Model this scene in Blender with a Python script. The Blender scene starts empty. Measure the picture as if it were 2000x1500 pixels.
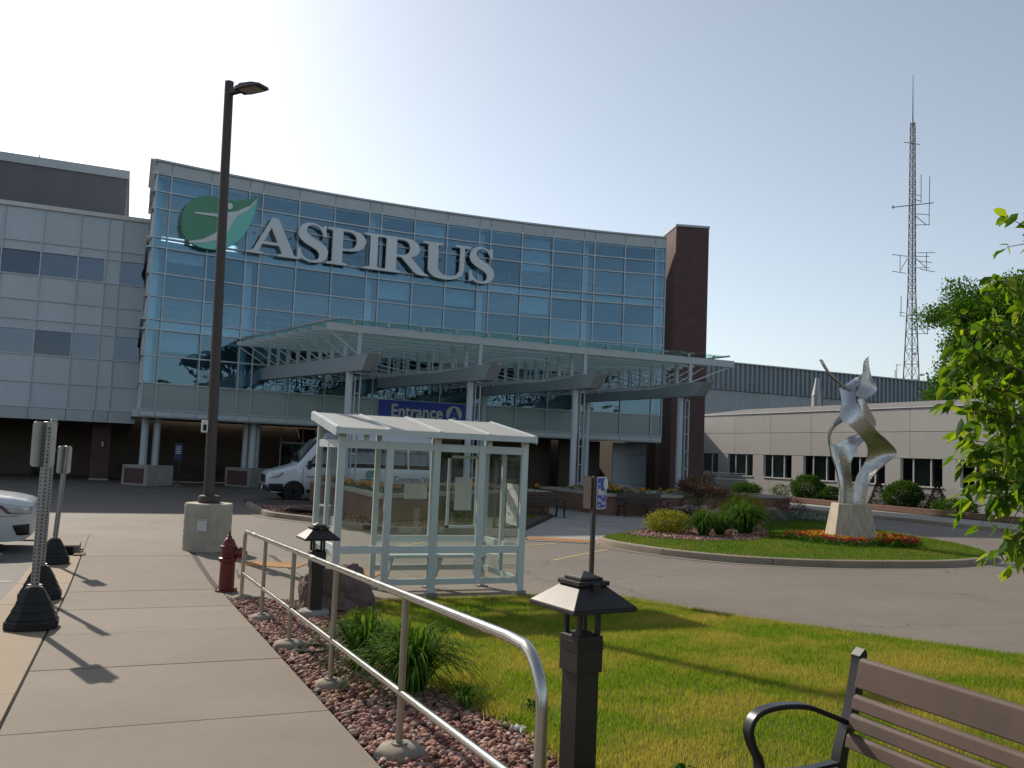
import bpy, bmesh, math, random
import numpy as np
from mathutils import Vector, Matrix

random.seed(7)
RNG = np.random.default_rng(11)
scene = bpy.context.scene
COL = scene.collection
R = math.radians
V3 = lambda *a: np.array(a, float)

# ---------------------------------------------------------------- camera
# world: +y runs along the pavement towards the entrance, +x to its right, z up
EYE = V3(0, 0, 1.5)
HEAD, PITCH, ROLL, FPX = R(23.5), math.atan(138 / 1720), R(2.4), 1720.0
hh = V3(math.sin(HEAD), math.cos(HEAD), 0)
rr = V3(math.cos(HEAD), -math.sin(HEAD), 0)
cam_f = hh * math.cos(PITCH) + V3(0, 0, 1) * math.sin(PITCH)
cam_u0 = -hh * math.sin(PITCH) + V3(0, 0, 1) * math.cos(PITCH)
cam_u = math.cos(ROLL) * cam_u0 - math.sin(ROLL) * rr
cam_r = math.cos(ROLL) * rr + math.sin(ROLL) * cam_u0
cd = bpy.data.cameras.new("camera")
cd.sensor_width = 36.0
cd.lens = 36.0 * FPX / 2000.0
cd.clip_start, cd.clip_end = 0.05, 3000.0
cam = bpy.data.objects.new("camera", cd)
COL.objects.link(cam)
cam.matrix_world = Matrix(((cam_r[0], cam_u[0], -cam_f[0], EYE[0]), (cam_r[1], cam_u[1], -cam_f[1], EYE[1]),
                           (cam_r[2], cam_u[2], -cam_f[2], EYE[2]), (0, 0, 0, 1)))
scene.camera = cam

# ---------------------------------------------------------------- sky, sun, exposure
SUN_EL, SUN_AZ = R(33.0), R(-14.5)          # azimuth from +y towards +x
world = bpy.data.worlds.new("World")
scene.world = world
world.use_nodes = True
wn = world.node_tree.nodes
wl = world.node_tree.links
sky = wn.new("ShaderNodeTexSky")
sky.sky_type = 'NISHITA'
sky.sun_disc = False
sky.sun_elevation = SUN_EL
sky.sun_rotation = SUN_AZ
sky.altitude = 300.0
sky.air_density = 1.0
sky.dust_density = 1.1
sky.ozone_density = 1.0
bg = wn["Background"]
bg.inputs["Strength"].default_value = 0.138
hs = wn.new("ShaderNodeHueSaturation")            # summer haze: the whole sky paler
hs.inputs["Saturation"].default_value = 0.62
hs.inputs["Hue"].default_value = 0.492
wl.new(sky.outputs["Color"], hs.inputs["Color"])
wl.new(hs.outputs["Color"], bg.inputs["Color"])
sd = bpy.data.lights.new("sun", 'SUN')
sd.energy = 4.6
sd.angle = R(0.6)
sd.color = (1.0, 0.90, 0.76)
sun = bpy.data.objects.new("sun", sd)
COL.objects.link(sun)
sun_dir = Vector((math.sin(SUN_AZ) * math.cos(SUN_EL), math.cos(SUN_AZ) * math.cos(SUN_EL), math.sin(SUN_EL)))
sun.rotation_euler = sun_dir.to_track_quat('Z', 'Y').to_euler()
sun.location = (-8, 30, 40)
vs = scene.view_settings
vs.view_transform = 'Standard'
vs.look = 'None'
vs.gamma = 1.0
vs.use_curve_mapping = False
vs.exposure = 0.02
scene.render.engine = 'CYCLES'
cy = scene.cycles
cy.use_denoising = True
cy.max_bounces = 8
cy.diffuse_bounces = 3
cy.glossy_bounces = 4
cy.transmission_bounces = 6
cy.transparent_max_bounces = 24
cy.volume_bounces = 0
cy.sample_clamp_indirect = 6.0
cy.caustics_reflective = False
cy.caustics_refractive = False
scene.render.film_transparent = False

# ---------------------------------------------------------------- terrain height
K = 0.045
def zs(y):
    if y < 12: return -K * max(y, -6)
    if y < 16:
        q = y - 12
        return -K * 12 - K * q + K * q * q / 8
    return -K * 14
def zsv(y):
    y = np.asarray(y, float)
    q = np.clip(y - 12, 0, 4)
    return np.where(y < 12, -K * np.maximum(y, -6), -K * 12 - K * q + K * q * q / 8)

# ---------------------------------------------------------------- mesh helpers
ORIG = {}
def nrm(v):
    v = np.asarray(v, float)
    n = np.linalg.norm(v)
    return v / n if n > 1e-12 else v
def link(o):
    COL.objects.link(o)
    return o
def origin(o):
    return ORIG.get(o.name, V3(0, 0, 0))
def tag(o, label=None, cat=None, group=None, kind=None):
    if label: o["label"] = label
    if cat: o["category"] = cat
    if group: o["group"] = group
    if kind: o["kind"] = kind
    return o
def thing(name, label, cat, loc, group=None):
    o = bpy.data.objects.new(name, None)
    o.empty_display_size = 0.2
    link(o)
    o.location = tuple(loc)
    ORIG[o.name] = V3(*loc)
    return tag(o, label, cat, group)
def mesh_data(name, v, f, mat=None, smooth=False):
    me = bpy.data.meshes.new(name)
    me.from_pydata([tuple(p) for p in v], [], [tuple(q) for q in f])
    if mat: me.materials.append(mat)
    if smooth:
        me.polygons.foreach_set("use_smooth", [True] * len(me.polygons))
        if smooth is not True:
            me.set_sharp_from_angle(angle=R(smooth))
    me.update()
    return me
def place(name, me, parent=None, loc=(0, 0, 0), rot=(0, 0, 0)):
    """a mesh (in its own coordinates) at a world location"""
    o = bpy.data.objects.new(name, me)
    link(o)
    loc = V3(*loc)
    ORIG[o.name] = loc.copy()
    if parent is not None:
        o.parent = parent
        loc = loc - origin(parent)
    o.location = tuple(loc)
    o.rotation_euler = rot
    return o
class MB:
    def __init__(s):
        s.v, s.f, s.marks = [], [], []
    def add(s, v, f):
        b = len(s.v)
        s.marks.append((b, len(s.f)))
        s.v += [np.asarray(p, float) for p in v]
        s.f += [[b + i for i in q] for q in f]
        return s
    def box(s, x0, x1, y0, y1, z0, z1):
        v = [(x, y, z) for z in (z0, z1) for y in (y0, y1) for x in (x0, x1)]
        return s.add(v, [(0, 2, 3, 1), (4, 5, 7, 6), (0, 1, 5, 4), (2, 6, 7, 3), (0, 4, 6, 2), (1, 3, 7, 5)])
    def obox(s, c, a, b, d):
        c, a, b, d = (np.asarray(q, float) for q in (c, a, b, d))
        v = [c + i * a + j * b + k * d for k in (-1, 1) for j in (-1, 1) for i in (-1, 1)]
        return s.add(v, [(0, 2, 3, 1), (4, 5, 7, 6), (0, 1, 5, 4), (2, 6, 7, 3), (0, 4, 6, 2), (1, 3, 7, 5)])
    def bar(s, p, q, w, h, up=(0, 0, 1)):
        p, q = np.asarray(p, float), np.asarray(q, float)
        t = nrm(q - p)
        a = np.cross(t, up)
        if np.linalg.norm(a) < 1e-4: a = np.cross(t, (0, 1, 0))
        a = nrm(a)
        b = np.cross(a, t)
        return s.obox((p + q) / 2, a * w / 2, (q - p) / 2, b * h / 2)
    def tube(s, pts, r, n=10, caps=True, closed=False):
        pts = [np.asarray(p, float) for p in pts]
        m = len(pts)
        rs = r if hasattr(r, '__len__') else [r] * m
        up, rings = None, []
        for i, p in enumerate(pts):
            a = pts[(i - 1) % m] if (closed or i > 0) else p
            b = pts[(i + 1) % m] if (closed or i < m - 1) else p
            t = nrm(b - a)
            if up is None:
                up = np.cross(t, (0, 0, 1))
                if np.linalg.norm(up) < 1e-3: up = np.cross(t, (0, 1, 0))
            up = nrm(up - t * np.dot(up, t))
            w = np.cross(t, up)
            rings.append([p + rs[i] * (math.cos(2 * math.pi * k / n) * up + math.sin(2 * math.pi * k / n) * w) for k in range(n)])
        return s.loft(rings, caps, closed)
    def loft(s, rings, caps=True, closed=False):
        b, n, m = len(s.v), len(rings[0]), len(rings)
        s.marks.append((b, len(s.f)))
        for rg in rings: s.v += [np.asarray(p, float) for p in rg]
        for i in range(m if closed else m - 1):
            j = (i + 1) % m
            for k in range(n):
                l = (k + 1) % n
                s.f.append([b + i * n + k, b + i * n + l, b + j * n + l, b + j * n + k])
        if caps and not closed:
            s.f.append([b + k for k in range(n)][::-1])
            s.f.append([b + (m - 1) * n + k for k in range(n)])
        return s
    def cyl(s, p, q, r0, r1=None, n=16):
        return s.tube([p, q], [r0, r0 if r1 is None else r1], n)
    def lathe(s, prof, c=(0, 0, 0), n=20):
        c = np.asarray(c, float)
        return s.loft([[c + V3(r * math.cos(2 * math.pi * k / n), r * math.sin(2 * math.pi * k / n), z) for k in range(n)] for r, z in prof])
    def extr(s, poly, vec):
        poly = [np.asarray(p, float) for p in poly]
        vec = np.asarray(vec, float)
        return s.loft([poly, [p + vec for p in poly]])
    def prism(s, poly, z0, z1):
        return s.extr([(x, y, z0) for x, y in poly], (0, 0, z1 - z0))
    def sheet(s, rows):
        b, n = len(s.v), len(rows[0])
        for rg in rows: s.v += [np.asarray(p, float) for p in rg]
        for i in range(len(rows) - 1):
            for k in range(n - 1):
                s.f.append([b + i * n + k, b + i * n + k + 1, b + (i + 1) * n + k + 1, b + (i + 1) * n + k])
        return s
    def build_each(s, name, mat, parent=None, smooth=False, bevel=0):
        """every piece added so far becomes an object of its own"""
        mk = s.marks + [(len(s.v), len(s.f))]
        out = []
        for (v0, f0), (v1, f1) in zip(mk[:-1], mk[1:]):
            q = MB()
            q.v, q.f = s.v[v0:v1], [[i - v0 for i in fc] for fc in s.f[f0:f1]]
            out.append(q.build(name, mat, parent, smooth, bevel))
        return out
    def build(s, name, mat, parent=None, smooth=False, bevel=0, recalc=True):
        v = np.array(s.v)
        if parent is not None: o0 = origin(parent)
        else:
            lo, hi = v.min(0), v.max(0)
            o0 = V3((lo[0] + hi[0]) / 2, (lo[1] + hi[1]) / 2, lo[2])
        me = mesh_data(name, v - o0, s.f, mat)
        if recalc:
            bm = bmesh.new()
            bm.from_mesh(me)
            bmesh.ops.recalc_face_normals(bm, faces=bm.faces)
            bm.to_mesh(me)
            bm.free()
        if smooth:
            me.polygons.foreach_set("use_smooth", [True] * len(me.polygons))
            if smooth is not True: me.set_sharp_from_angle(angle=R(smooth))
        o = place(name, me, parent, o0)
        if bevel:
            md = o.modifiers.new("bevel", 'BEVEL')
            md.width, md.segments, md.limit_method, md.angle_limit = bevel, 2, 'ANGLE', R(40)
        return o
def copy_tree(o, parent=None):
    c = o.copy()
    link(c)
    if parent is not None:
        c.parent = parent
    for ch in list(o.children): copy_tree(ch, c)
    return c
def catmull(pts, n=6, closed=False):
    P = [np.asarray(p, float) for p in pts]
    m, out = len(P), []
    for i in range(m if closed else m - 1):
        p0 = P[(i - 1) % m] if (closed or i > 0) else 2 * P[0] - P[1]
        p1, p2 = P[i], P[(i + 1) % m]
        p3 = P[(i + 2) % m] if (closed or i < m - 2) else 2 * P[-1] - P[-2]
        for k in range(n):
            t = k / n
            out.append(0.5 * ((2 * p1) + (p2 - p0) * t + (2 * p0 - 5 * p1 + 4 * p2 - p3) * t * t + (-p0 + 3 * p1 - 3 * p2 + p3) * t ** 3))
    if not closed: out.append(P[-1])
    return out
def resample(pts, ds):
    P = np.array(pts, float)
    L = np.r_[0, np.cumsum(np.linalg.norm(np.diff(P, axis=0), axis=1))]
    n = max(2, int(round(L[-1] / ds)) + 1)
    q = np.linspace(0, L[-1], n)
    return np.stack([np.interp(q, L, P[:, k]) for k in range(P.shape[1])], 1)
def inpoly(x, y, poly):
    c = np.zeros(len(x), bool)
    j = len(poly) - 1
    for i in range(len(poly)):
        xi, yi = poly[i]
        xj, yj = poly[j]
        if yi != yj:
            c ^= ((yi > y) != (yj > y)) & (x < (xj - xi) * (y - yi) / (yj - yi) + xi)
        j = i
    return c
def ground_sheet(name, poly, dz, mat, parent=None, skirt=0.0, cuts=True):
    """a flat polygon laid on the terrain, with a skirt down its edges"""
    bm = bmesh.new()
    f = bm.faces.new([bm.verts.new((x, y, 0)) for x, y in poly])
    if skirt:
        r = bmesh.ops.extrude_face_region(bm, geom=[f])
        nv = [e for e in r['geom'] if isinstance(e, bmesh.types.BMVert)]
        for q in nv: q.co.z = 1
        f2 = [e for e in r['geom'] if isinstance(e, bmesh.types.BMFace)]
    if cuts:
        for yy in [-6, 12] + [12.5 + .5 * i for i in range(8)]:
            g = bm.verts[:] + bm.edges[:] + bm.faces[:]
            bmesh.ops.bisect_plane(bm, geom=g, plane_co=(0, yy, 0), plane_no=(0, 1, 0))
    bmesh.ops.triangulate(bm, faces=bm.faces[:])
    for q in bm.verts:
        top = (not skirt) or q.co.z > .5
        q.co.z = zs(q.co.y) + (dz if top else dz - skirt)
    bmesh.ops.recalc_face_normals(bm, faces=bm.faces)
    if not skirt and bm.faces:
        bm.faces.ensure_lookup_table()
        if bm.faces[0].normal.z < 0: bmesh.ops.reverse_faces(bm, faces=bm.faces)
    o0 = origin(parent) if parent is not None else V3(0, 0, 0)
    for q in bm.verts: q.co -= Vector(o0)
    me = bpy.data.meshes.new(name)
    bm.to_mesh(me)
    bm.free()
    me.materials.append(mat)
    return place(name, me, parent, o0)
def text_mesh(body, size, depth, offset=0.0, align='LEFT', xs=1.0):
    cu = bpy.data.curves.new("t", 'FONT')
    cu.body, cu.size, cu.extrude, cu.offset, cu.align_x = body, size, depth / 2, offset, align
    cu.resolution_u = 4
    o = link(bpy.data.objects.new("t", cu))
    dg = bpy.context.evaluated_depsgraph_get()
    me = bpy.data.meshes.new_from_object(o.evaluated_get(dg))
    v = np.array([q.co[:] for q in me.vertices])
    f = [list(p.vertices) for p in me.polygons]
    bpy.data.objects.remove(o)
    bpy.data.meshes.remove(me)
    bpy.data.curves.remove(cu)
    v[:, 0] *= xs
    return v, f
def curve_mesh(splines, depth, offset=0.0):
    cu = bpy.data.curves.new("c", 'CURVE')
    cu.dimensions, cu.fill_mode, cu.extrude, cu.offset = '2D', 'BOTH', depth / 2, offset
    for pl in splines:
        sp = cu.splines.new('POLY')
        sp.points.add(len(pl) - 1)
        for i, q in enumerate(pl): sp.points[i].co = (q[0], q[1], 0, 1)
        sp.use_cyclic_u = True
    o = link(bpy.data.objects.new("c", cu))
    dg = bpy.context.evaluated_depsgraph_get()
    me = bpy.data.meshes.new_from_object(o.evaluated_get(dg))
    v = np.array([q.co[:] for q in me.vertices])
    f = [list(p.vertices) for p in me.polygons]
    bpy.data.objects.remove(o)
    bpy.data.meshes.remove(me)
    bpy.data.curves.remove(cu)
    return v, f
def framed(v, o, ex, ey, ez):
    return np.asarray(o) + v[:, :1] * np.asarray(ex) + v[:, 1:2] * np.asarray(ey) + v[:, 2:3] * np.asarray(ez)
def vmesh(name, v, f, mat, parent=None, smooth=False, recalc=True):
    m = MB()
    m.v, m.f = list(v), [list(q) for q in f]
    return m.build(name, mat, parent, smooth, recalc=recalc)

# ---------------------------------------------------------------- materials
def new_mat(name):
    m = bpy.data.materials.new(name)
    m.use_nodes = True
    return m, m.node_tree.nodes, m.node_tree.links, m.node_tree.nodes["Principled BSDF"]
def c4(c): return (c[0], c[1], c[2], 1)
def ramp(n, l, fac, stops):
    r = n.new("ShaderNodeValToRGB")
    e = r.color_ramp.elements
    e[0].position, e[0].color = stops[0][0], c4(stops[0][1])
    e[1].position, e[1].color = stops[-1][0], c4(stops[-1][1])
    for p, c in stops[1:-1]:
        q = e.new(p)
        q.color = c4(c)
    l.new(fac, r.inputs["Fac"])
    return r.outputs["Color"]
def noise(n, l, scale, detail=4, rough=.55, vec=None, dist=0.0):
    t = n.new("ShaderNodeTexNoise")
    t.inputs["Scale"].default_value, t.inputs["Detail"].default_value = scale, detail
    t.inputs["Roughness"].default_value, t.inputs["Distortion"].default_value = rough, dist
    if vec is not None: l.new(vec, t.inputs["Vector"])
    return t.outputs["Fac"]
def mixc(n, l, fac, a, b, mode='MIX'):
    x = n.new("ShaderNodeMix")
    x.data_type, x.blend_type = 'RGBA', mode
    for sock, val in ((x.inputs[0], fac), (x.inputs[6], a), (x.inputs[7], b)):
        if hasattr(val, 'links'): l.new(val, sock)
        elif hasattr(val, '__len__'): sock.default_value = c4(val)
        else: sock.default_value = val
    return x.outputs[2]
def bumpn(n, l, b, h, strength=.3, dist=.01):
    q = n.new("ShaderNodeBump")
    q.inputs["Strength"].default_value, q.inputs["Distance"].default_value = strength, dist
    l.new(h, q.inputs["Height"])
    l.new(q.outputs["Normal"], b.inputs["Normal"])
def pos(n): return n.new("ShaderNodeNewGeometry").outputs["Position"]
def tone(n, l, col, amt):
    """every piece a shade of its own"""
    oi = n.new("ShaderNodeObjectInfo")
    mr = n.new("ShaderNodeMapRange")
    mr.inputs["To Min"].default_value, mr.inputs["To Max"].default_value = 1 - amt, 1 + amt
    l.new(oi.outputs["Random"], mr.inputs["Value"])
    h = n.new("ShaderNodeHueSaturation")
    l.new(mr.outputs[0], h.inputs["Value"])
    l.new(col, h.inputs["Color"])
    return h.outputs["Color"]
def cracks(n, l, p, scale, width, rare=.46):
    """1 on thin wandering cracks"""
    d = n.new("ShaderNodeTexNoise")
    d.inputs["Scale"].default_value, d.inputs["Detail"].default_value = scale * 2.5, 5
    l.new(p, d.inputs["Vector"])
    ad = n.new("ShaderNodeMixRGB")
    ad.blend_type = 'LINEAR_LIGHT'
    ad.inputs[0].default_value = .55 / scale * .5
    l.new(p, ad.inputs[1])
    l.new(d.outputs["Color"], ad.inputs[2])
    v = n.new("ShaderNodeTexVoronoi")
    v.feature = 'DISTANCE_TO_EDGE'
    v.inputs["Scale"].default_value = scale
    l.new(ad.outputs[0], v.inputs["Vector"])
    r = ramp(n, l, v.outputs["Distance"], [(0, (1, 1, 1)), (width, (0, 0, 0))])
    k = noise(n, l, scale * .9, 2, .5, p)
    return mixc(n, l, ramp(n, l, k, [(rare, (0, 0, 0)), (rare + .08, (1, 1, 1))]), (0, 0, 0), r)
def M(name, c, rough=.6, metal=0.0, c2=None, s=3.0, s2=60.0, amt=.6, bump=0.0, bdist=.004, spec=.5, coat=0.0, rnd=.05, streak=.22):
    """plain surface: colour c drifting to c2 in two scales of noise, fine relief"""
    m, n, l, b = new_mat(name)
    p = pos(n)
    c2 = c2 or tuple(x * .8 for x in c)
    big = noise(n, l, s, 5, .6, p)
    col = mixc(n, l, ramp(n, l, big, [(.35, (0, 0, 0)), (.7, (amt, amt, amt))]), c, c2)
    smp = n.new("ShaderNodeMapping")
    smp.inputs["Scale"].default_value = (2.6, 2.6, .22)
    l.new(p, smp.inputs["Vector"])
    stk = noise(n, l, 1.0, 5, .65, smp.outputs[0])
    col = mixc(n, l, ramp(n, l, stk, [(.5, (0, 0, 0)), (.78, (streak,) * 3)]), col, tuple(x * .55 for x in c2))
    fine = noise(n, l, s2, 3, .6, p)
    col = mixc(n, l, ramp(n, l, fine, [(.3, (0, 0, 0)), (.75, (.35 * amt,) * 3)]), col, tuple(x * .75 for x in c2))
    col = tone(n, l, col, rnd)
    l.new(col, b.inputs["Base Color"])
    b.inputs["Roughness"].default_value, b.inputs["Metallic"].default_value = rough, metal
    b.inputs["Specular IOR Level"].default_value = spec
    if coat:
        b.inputs["Coat Weight"].default_value, b.inputs["Coat Roughness"].default_value = coat, .06
    rv = n.new("ShaderNodeMapRange")
    rv.inputs["To Min"].default_value, rv.inputs["To Max"].default_value = max(.02, rough - .08), min(1, rough + .1)
    l.new(big, rv.inputs["Value"])
    l.new(rv.outputs["Result"], b.inputs["Roughness"])
    if bump: bumpn(n, l, b, fine, bump, bdist)
    return m
def island_mat(name, stops, rough=.7, trans=0.0, tcol=None, noise_s=None, nstops=None, spec=.3):
    """one colour for every loose piece (blade, leaf, stone)"""
    m, n, l, b = new_mat(name)
    g = n.new("ShaderNodeNewGeometry")
    col = ramp(n, l, g.outputs["Random Per Island"], stops)
    if noise_s:
        f = noise(n, l, noise_s, 4, .6, g.outputs["Position"])
        col = mixc(n, l, ramp(n, l, f, [(.42, (0, 0, 0)), (.62, (1, 1, 1))]), col, mixc(n, l, .75, col, nstops))
    l.new(col, b.inputs["Base Color"])
    b.inputs["Roughness"].default_value = rough
    b.inputs["Specular IOR Level"].default_value = spec
    if trans:
        t = n.new("ShaderNodeBsdfTranslucent")
        l.new(mixc(n, l, 1.0, col, tcol, 'MULTIPLY') if tcol else col, t.inputs["Color"])
        x = n.new("ShaderNodeMixShader")
        x.inputs[0].default_value = trans
        l.new(b.outputs[0], x.inputs[1])
        l.new(t.outputs[0], x.inputs[2])
        l.new(x.outputs[0], n["Material Output"].inputs["Surface"])
    return m
def glass(name, tint, refl=(.9, .95, 1.0), base=.10, edge=.8, rough=.0, dirt=0.0, vary=0.0, warp=0.0):
    """thin pane: tinted see-through plus a mirror that grows towards grazing angles"""
    m, n, l, b = new_mat(name)
    n.remove(b)
    t = n.new("ShaderNodeBsdfTransparent")
    t.inputs["Color"].default_value = c4(tint)
    g = n.new("ShaderNodeBsdfGlossy")
    g.inputs["Color"].default_value = c4(refl)
    g.inputs["Roughness"].default_value = rough
    lw = n.new("ShaderNodeLayerWeight")
    lw.inputs["Blend"].default_value = .5
    pw = n.new("ShaderNodeMath")
    pw.operation = 'POWER'
    l.new(lw.outputs["Facing"], pw.inputs[0])
    pw.inputs[1].default_value = 4.0
    mr = n.new("ShaderNodeMapRange")
    mr.inputs["To Min"].default_value, mr.inputs["To Max"].default_value = base, edge
    l.new(pw.outputs[0], mr.inputs["Value"])
    x = n.new("ShaderNodeMixShader")
    l.new(mr.outputs[0], x.inputs[0])
    l.new(t.outputs[0], x.inputs[1])
    l.new(g.outputs[0], x.inputs[2])
    out = x.outputs[0]
    if warp:                                 # rolled glass: reflections waver
        bp_ = n.new("ShaderNodeBump")
        bp_.inputs["Strength"].default_value, bp_.inputs["Distance"].default_value = 1.0, warp
        l.new(noise(n, l, 1.1, 2, .5, pos(n)), bp_.inputs["Height"])
        l.new(bp_.outputs[0], g.inputs["Normal"])
    if vary:                                 # panes differ a little in coating and tint
        oi = n.new("ShaderNodeObjectInfo")
        vr = n.new("ShaderNodeMapRange")
        vr.inputs["To Min"].default_value, vr.inputs["To Max"].default_value = base * (1 - vary), base * (1 + vary)
        l.new(oi.outputs["Random"], vr.inputs["Value"])
        l.new(vr.outputs[0], mr.inputs["To Min"])
    if dirt:                                 # smears and dust on the pane
        df = n.new("ShaderNodeBsdfDiffuse")
        df.inputs["Color"].default_value = (.6, .6, .57, 1)
        mp = n.new("ShaderNodeMapping")
        mp.inputs["Scale"].default_value = (1, 1, .45)
        l.new(pos(n), mp.inputs["Vector"])
        f = noise(n, l, 3.5, 6, .65, mp.outputs[0])
        y = n.new("ShaderNodeMixShader")
        l.new(ramp(n, l, f, [(.42, (0, 0, 0)), (.75, (dirt,) * 3)]), y.inputs[0])
        l.new(out, y.inputs[1])
        l.new(df.outputs[0], y.inputs[2])
        out = y.outputs[0]
    l.new(out, n["Material Output"].inputs["Surface"])
    return m
def brick_mat(name, c1, c2, mortar, bw=.22, bh=.075, vertical='x'):
    m, n, l, b = new_mat(name)
    tc = n.new("ShaderNodeNewGeometry")
    sx = n.new("ShaderNodeSeparateXYZ")
    l.new(tc.outputs["Position"], sx.inputs[0])
    nz = n.new("ShaderNodeSeparateXYZ")
    l.new(tc.outputs["Normal"], nz.inputs[0])
    ad = n.new("ShaderNodeMath")
    ad.operation = 'ADD'
    l.new(sx.outputs[0], ad.inputs[0])
    l.new(sx.outputs[1], ad.inputs[1])
    cx = n.new("ShaderNodeCombineXYZ")
    l.new(ad.outputs[0], cx.inputs[0])
    l.new(sx.outputs[2], cx.inputs[1])
    t = n.new("ShaderNodeTexBrick")
    l.new(cx.outputs[0], t.inputs["Vector"])
    t.inputs["Color1"].default_value, t.inputs["Color2"].default_value, t.inputs["Mortar"].default_value = c4(c1), c4(c2), c4(mortar)
    t.inputs["Scale"].default_value = 1.0
    t.inputs["Brick Width"].default_value, t.inputs["Row Height"].default_value = bw, bh
    t.inputs["Mortar Size"].default_value = .008
    t.inputs["Bias"].default_value = 0.0
    f = noise(n, l, 2.0, 5, .6, tc.outputs["Position"])
    col = mixc(n, l, ramp(n, l, f, [(.35, (0, 0, 0)), (.75, (.45, .45, .45))]), t.outputs["Color"], tuple(x * .6 for x in c1))
    l.new(col, b.inputs["Base Color"])
    b.inputs["Roughness"].default_value = .85
    inv = n.new("ShaderNodeMath")
    inv.operation = 'SUBTRACT'
    inv.inputs[0].default_value = 1
    l.new(t.outputs["Fac"], inv.inputs[1])
    bumpn(n, l, b, inv.outputs[0], .6, .006)
    return m
def asphalt_mat(name, c, c2):
    m, n, l, b = new_mat(name)
    p = pos(n)
    big = noise(n, l, .35, 6, .65, p)
    col = mixc(n, l, ramp(n, l, big, [(.35, (0, 0, 0)), (.68, (1, 1, 1))]), c, c2)
    mid = noise(n, l, 2.2, 6, .7, p)
    col = mixc(n, l, ramp(n, l, mid, [(.4, (0, 0, 0)), (.72, (.35, .35, .35))]), col, tuple(x * .65 for x in c))
    v = n.new("ShaderNodeTexVoronoi")
    v.inputs["Scale"].default_value = 110
    l.new(p, v.inputs["Vector"])
    col = mixc(n, l, .22, col, v.outputs["Color"], 'SOFT_LIGHT')
    fine = noise(n, l, 190, 2, .6, p)
    col = mixc(n, l, ramp(n, l, fine, [(.45, (0, 0, 0)), (.7, (.5, .5, .5))]), col, tuple(min(1, x * 1.7) for x in c))
    col = mixc(n, l, cracks(n, l, p, .22, .0035), col, tuple(x * .35 for x in c))
    sm = n.new("ShaderNodeMapping")
    sm.inputs["Scale"].default_value = (.25, 1.3, 1)
    sm.inputs["Rotation"].default_value = (0, 0, .5)
    l.new(p, sm.inputs["Vector"])
    wear = noise(n, l, .6, 4, .6, sm.outputs[0])
    col = mixc(n, l, ramp(n, l, wear, [(.5, (0, 0, 0)), (.72, (.28, .28, .28))]), col, tuple(x * .6 for x in c))
    oil = noise(n, l, 1.1, 3, .5, p)
    col = mixc(n, l, ramp(n, l, oil, [(.70, (0, 0, 0)), (.80, (.45, .45, .45))]), col, tuple(x * .4 for x in c))
    l.new(col, b.inputs["Base Color"])
    b.inputs["Roughness"].default_value = .8
    bumpn(n, l, b, fine, .5, .004)
    return m
def concrete_mat(name, c, c2, stain=(.30, .20, .12), stain_amt=.0, s=.9):
    m, n, l, b = new_mat(name)
    p = pos(n)
    big = noise(n, l, s, 6, .65, p, .4)
    col = mixc(n, l, ramp(n, l, big, [(.35, (0, 0, 0)), (.7, (1, 1, 1))]), c, c2)
    mid = noise(n, l, 7, 6, .7, p)
    col = mixc(n, l, ramp(n, l, mid, [(.45, (0, 0, 0)), (.75, (.35, .35, .35))]), col, tuple(x * .72 for x in c2))
    fine = noise(n, l, 230, 2, .5, p)
    col = mixc(n, l, ramp(n, l, fine, [(.56, (0, 0, 0)), (.72, (.5, .5, .5))]), col, tuple(x * .55 for x in c))
    col = mixc(n, l, ramp(n, l, fine, [(.25, (.35, .35, .35)), (.4, (0, 0, 0))]), col, tuple(min(1, x * 1.35) for x in c))
    if stain_amt:
        sp = n.new("ShaderNodeMapping")
        sp.inputs["Scale"].default_value = (2.2, .35, 1)
        l.new(p, sp.inputs["Vector"])
        st = noise(n, l, 1.0, 5, .7, sp.outputs[0])
        col = mixc(n, l, ramp(n, l, st, [(.45, (0, 0, 0)), (.75, (stain_amt,) * 3)]), col, stain)
    col = mixc(n, l, cracks(n, l, p, .35, .0020, .60), col, tuple(x * .45 for x in c))
    spot = noise(n, l, 3.1, 4, .6, p)
    col = mixc(n, l, ramp(n, l, spot, [(.66, (0, 0, 0)), (.74, (.30, .30, .30))]), col, tuple(x * .55 for x in c))
    col = tone(n, l, col, .06)
    l.new(col, b.inputs["Base Color"])
    b.inputs["Roughness"].default_value = .85
    bumpn(n, l, b, fine, .25, .002)
    return m
MT = {}
MT['asphalt'] = asphalt_mat('asphalt', (.142, .119, .096), (.178, .151, .123))
MT['asphalt_dark'] = asphalt_mat('asphalt_dark', (.10, .09, .085), (.14, .128, .115))
MT['concrete'] = concrete_mat('concrete', (.172, .141, .107), (.206, .171, .132))
MT['concrete_gutter'] = concrete_mat('concrete_gutter', (.25, .185, .118), (.295, .228, .155), stain_amt=.75)
MT['concrete_grey'] = concrete_mat('concrete_grey', (.36, .345, .31), (.28, .265, .235), stain=(.15, .13, .1), stain_amt=.4)
MT['joint'] = M('joint', (.06, .05, .04), .95)
MT['kerb'] = concrete_mat('kerb', (.31, .25, .185), (.22, .17, .12), stain_amt=.4)
MT['soil'] = M('soil', (.06, .045, .033), .95, c2=(.10, .075, .055), s=5, bump=.8, bdist=.02)
MT['lawn'] = M('lawn', (.07, .10, .018), .9, c2=(.13, .13, .035), s=1.2, bump=.5)
MT['grey_metal'] = M('grey_metal', (.42, .46, .48), .42, .15, c2=(.38, .42, .45), s=1.5)
MT['alu'] = M('alu', (.49, .54, .58), .42, .15, c2=(.44, .49, .53), s=2)
MT['white_alu'] = M('white_alu', (.60, .66, .66), .45, 0, c2=(.54, .60, .60), s=1.2)
MT['panel_white'] = M('panel_white', (.48, .54, .59), .30, .0, c2=(.43, .49, .545), s=.6, spec=.6)
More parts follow.
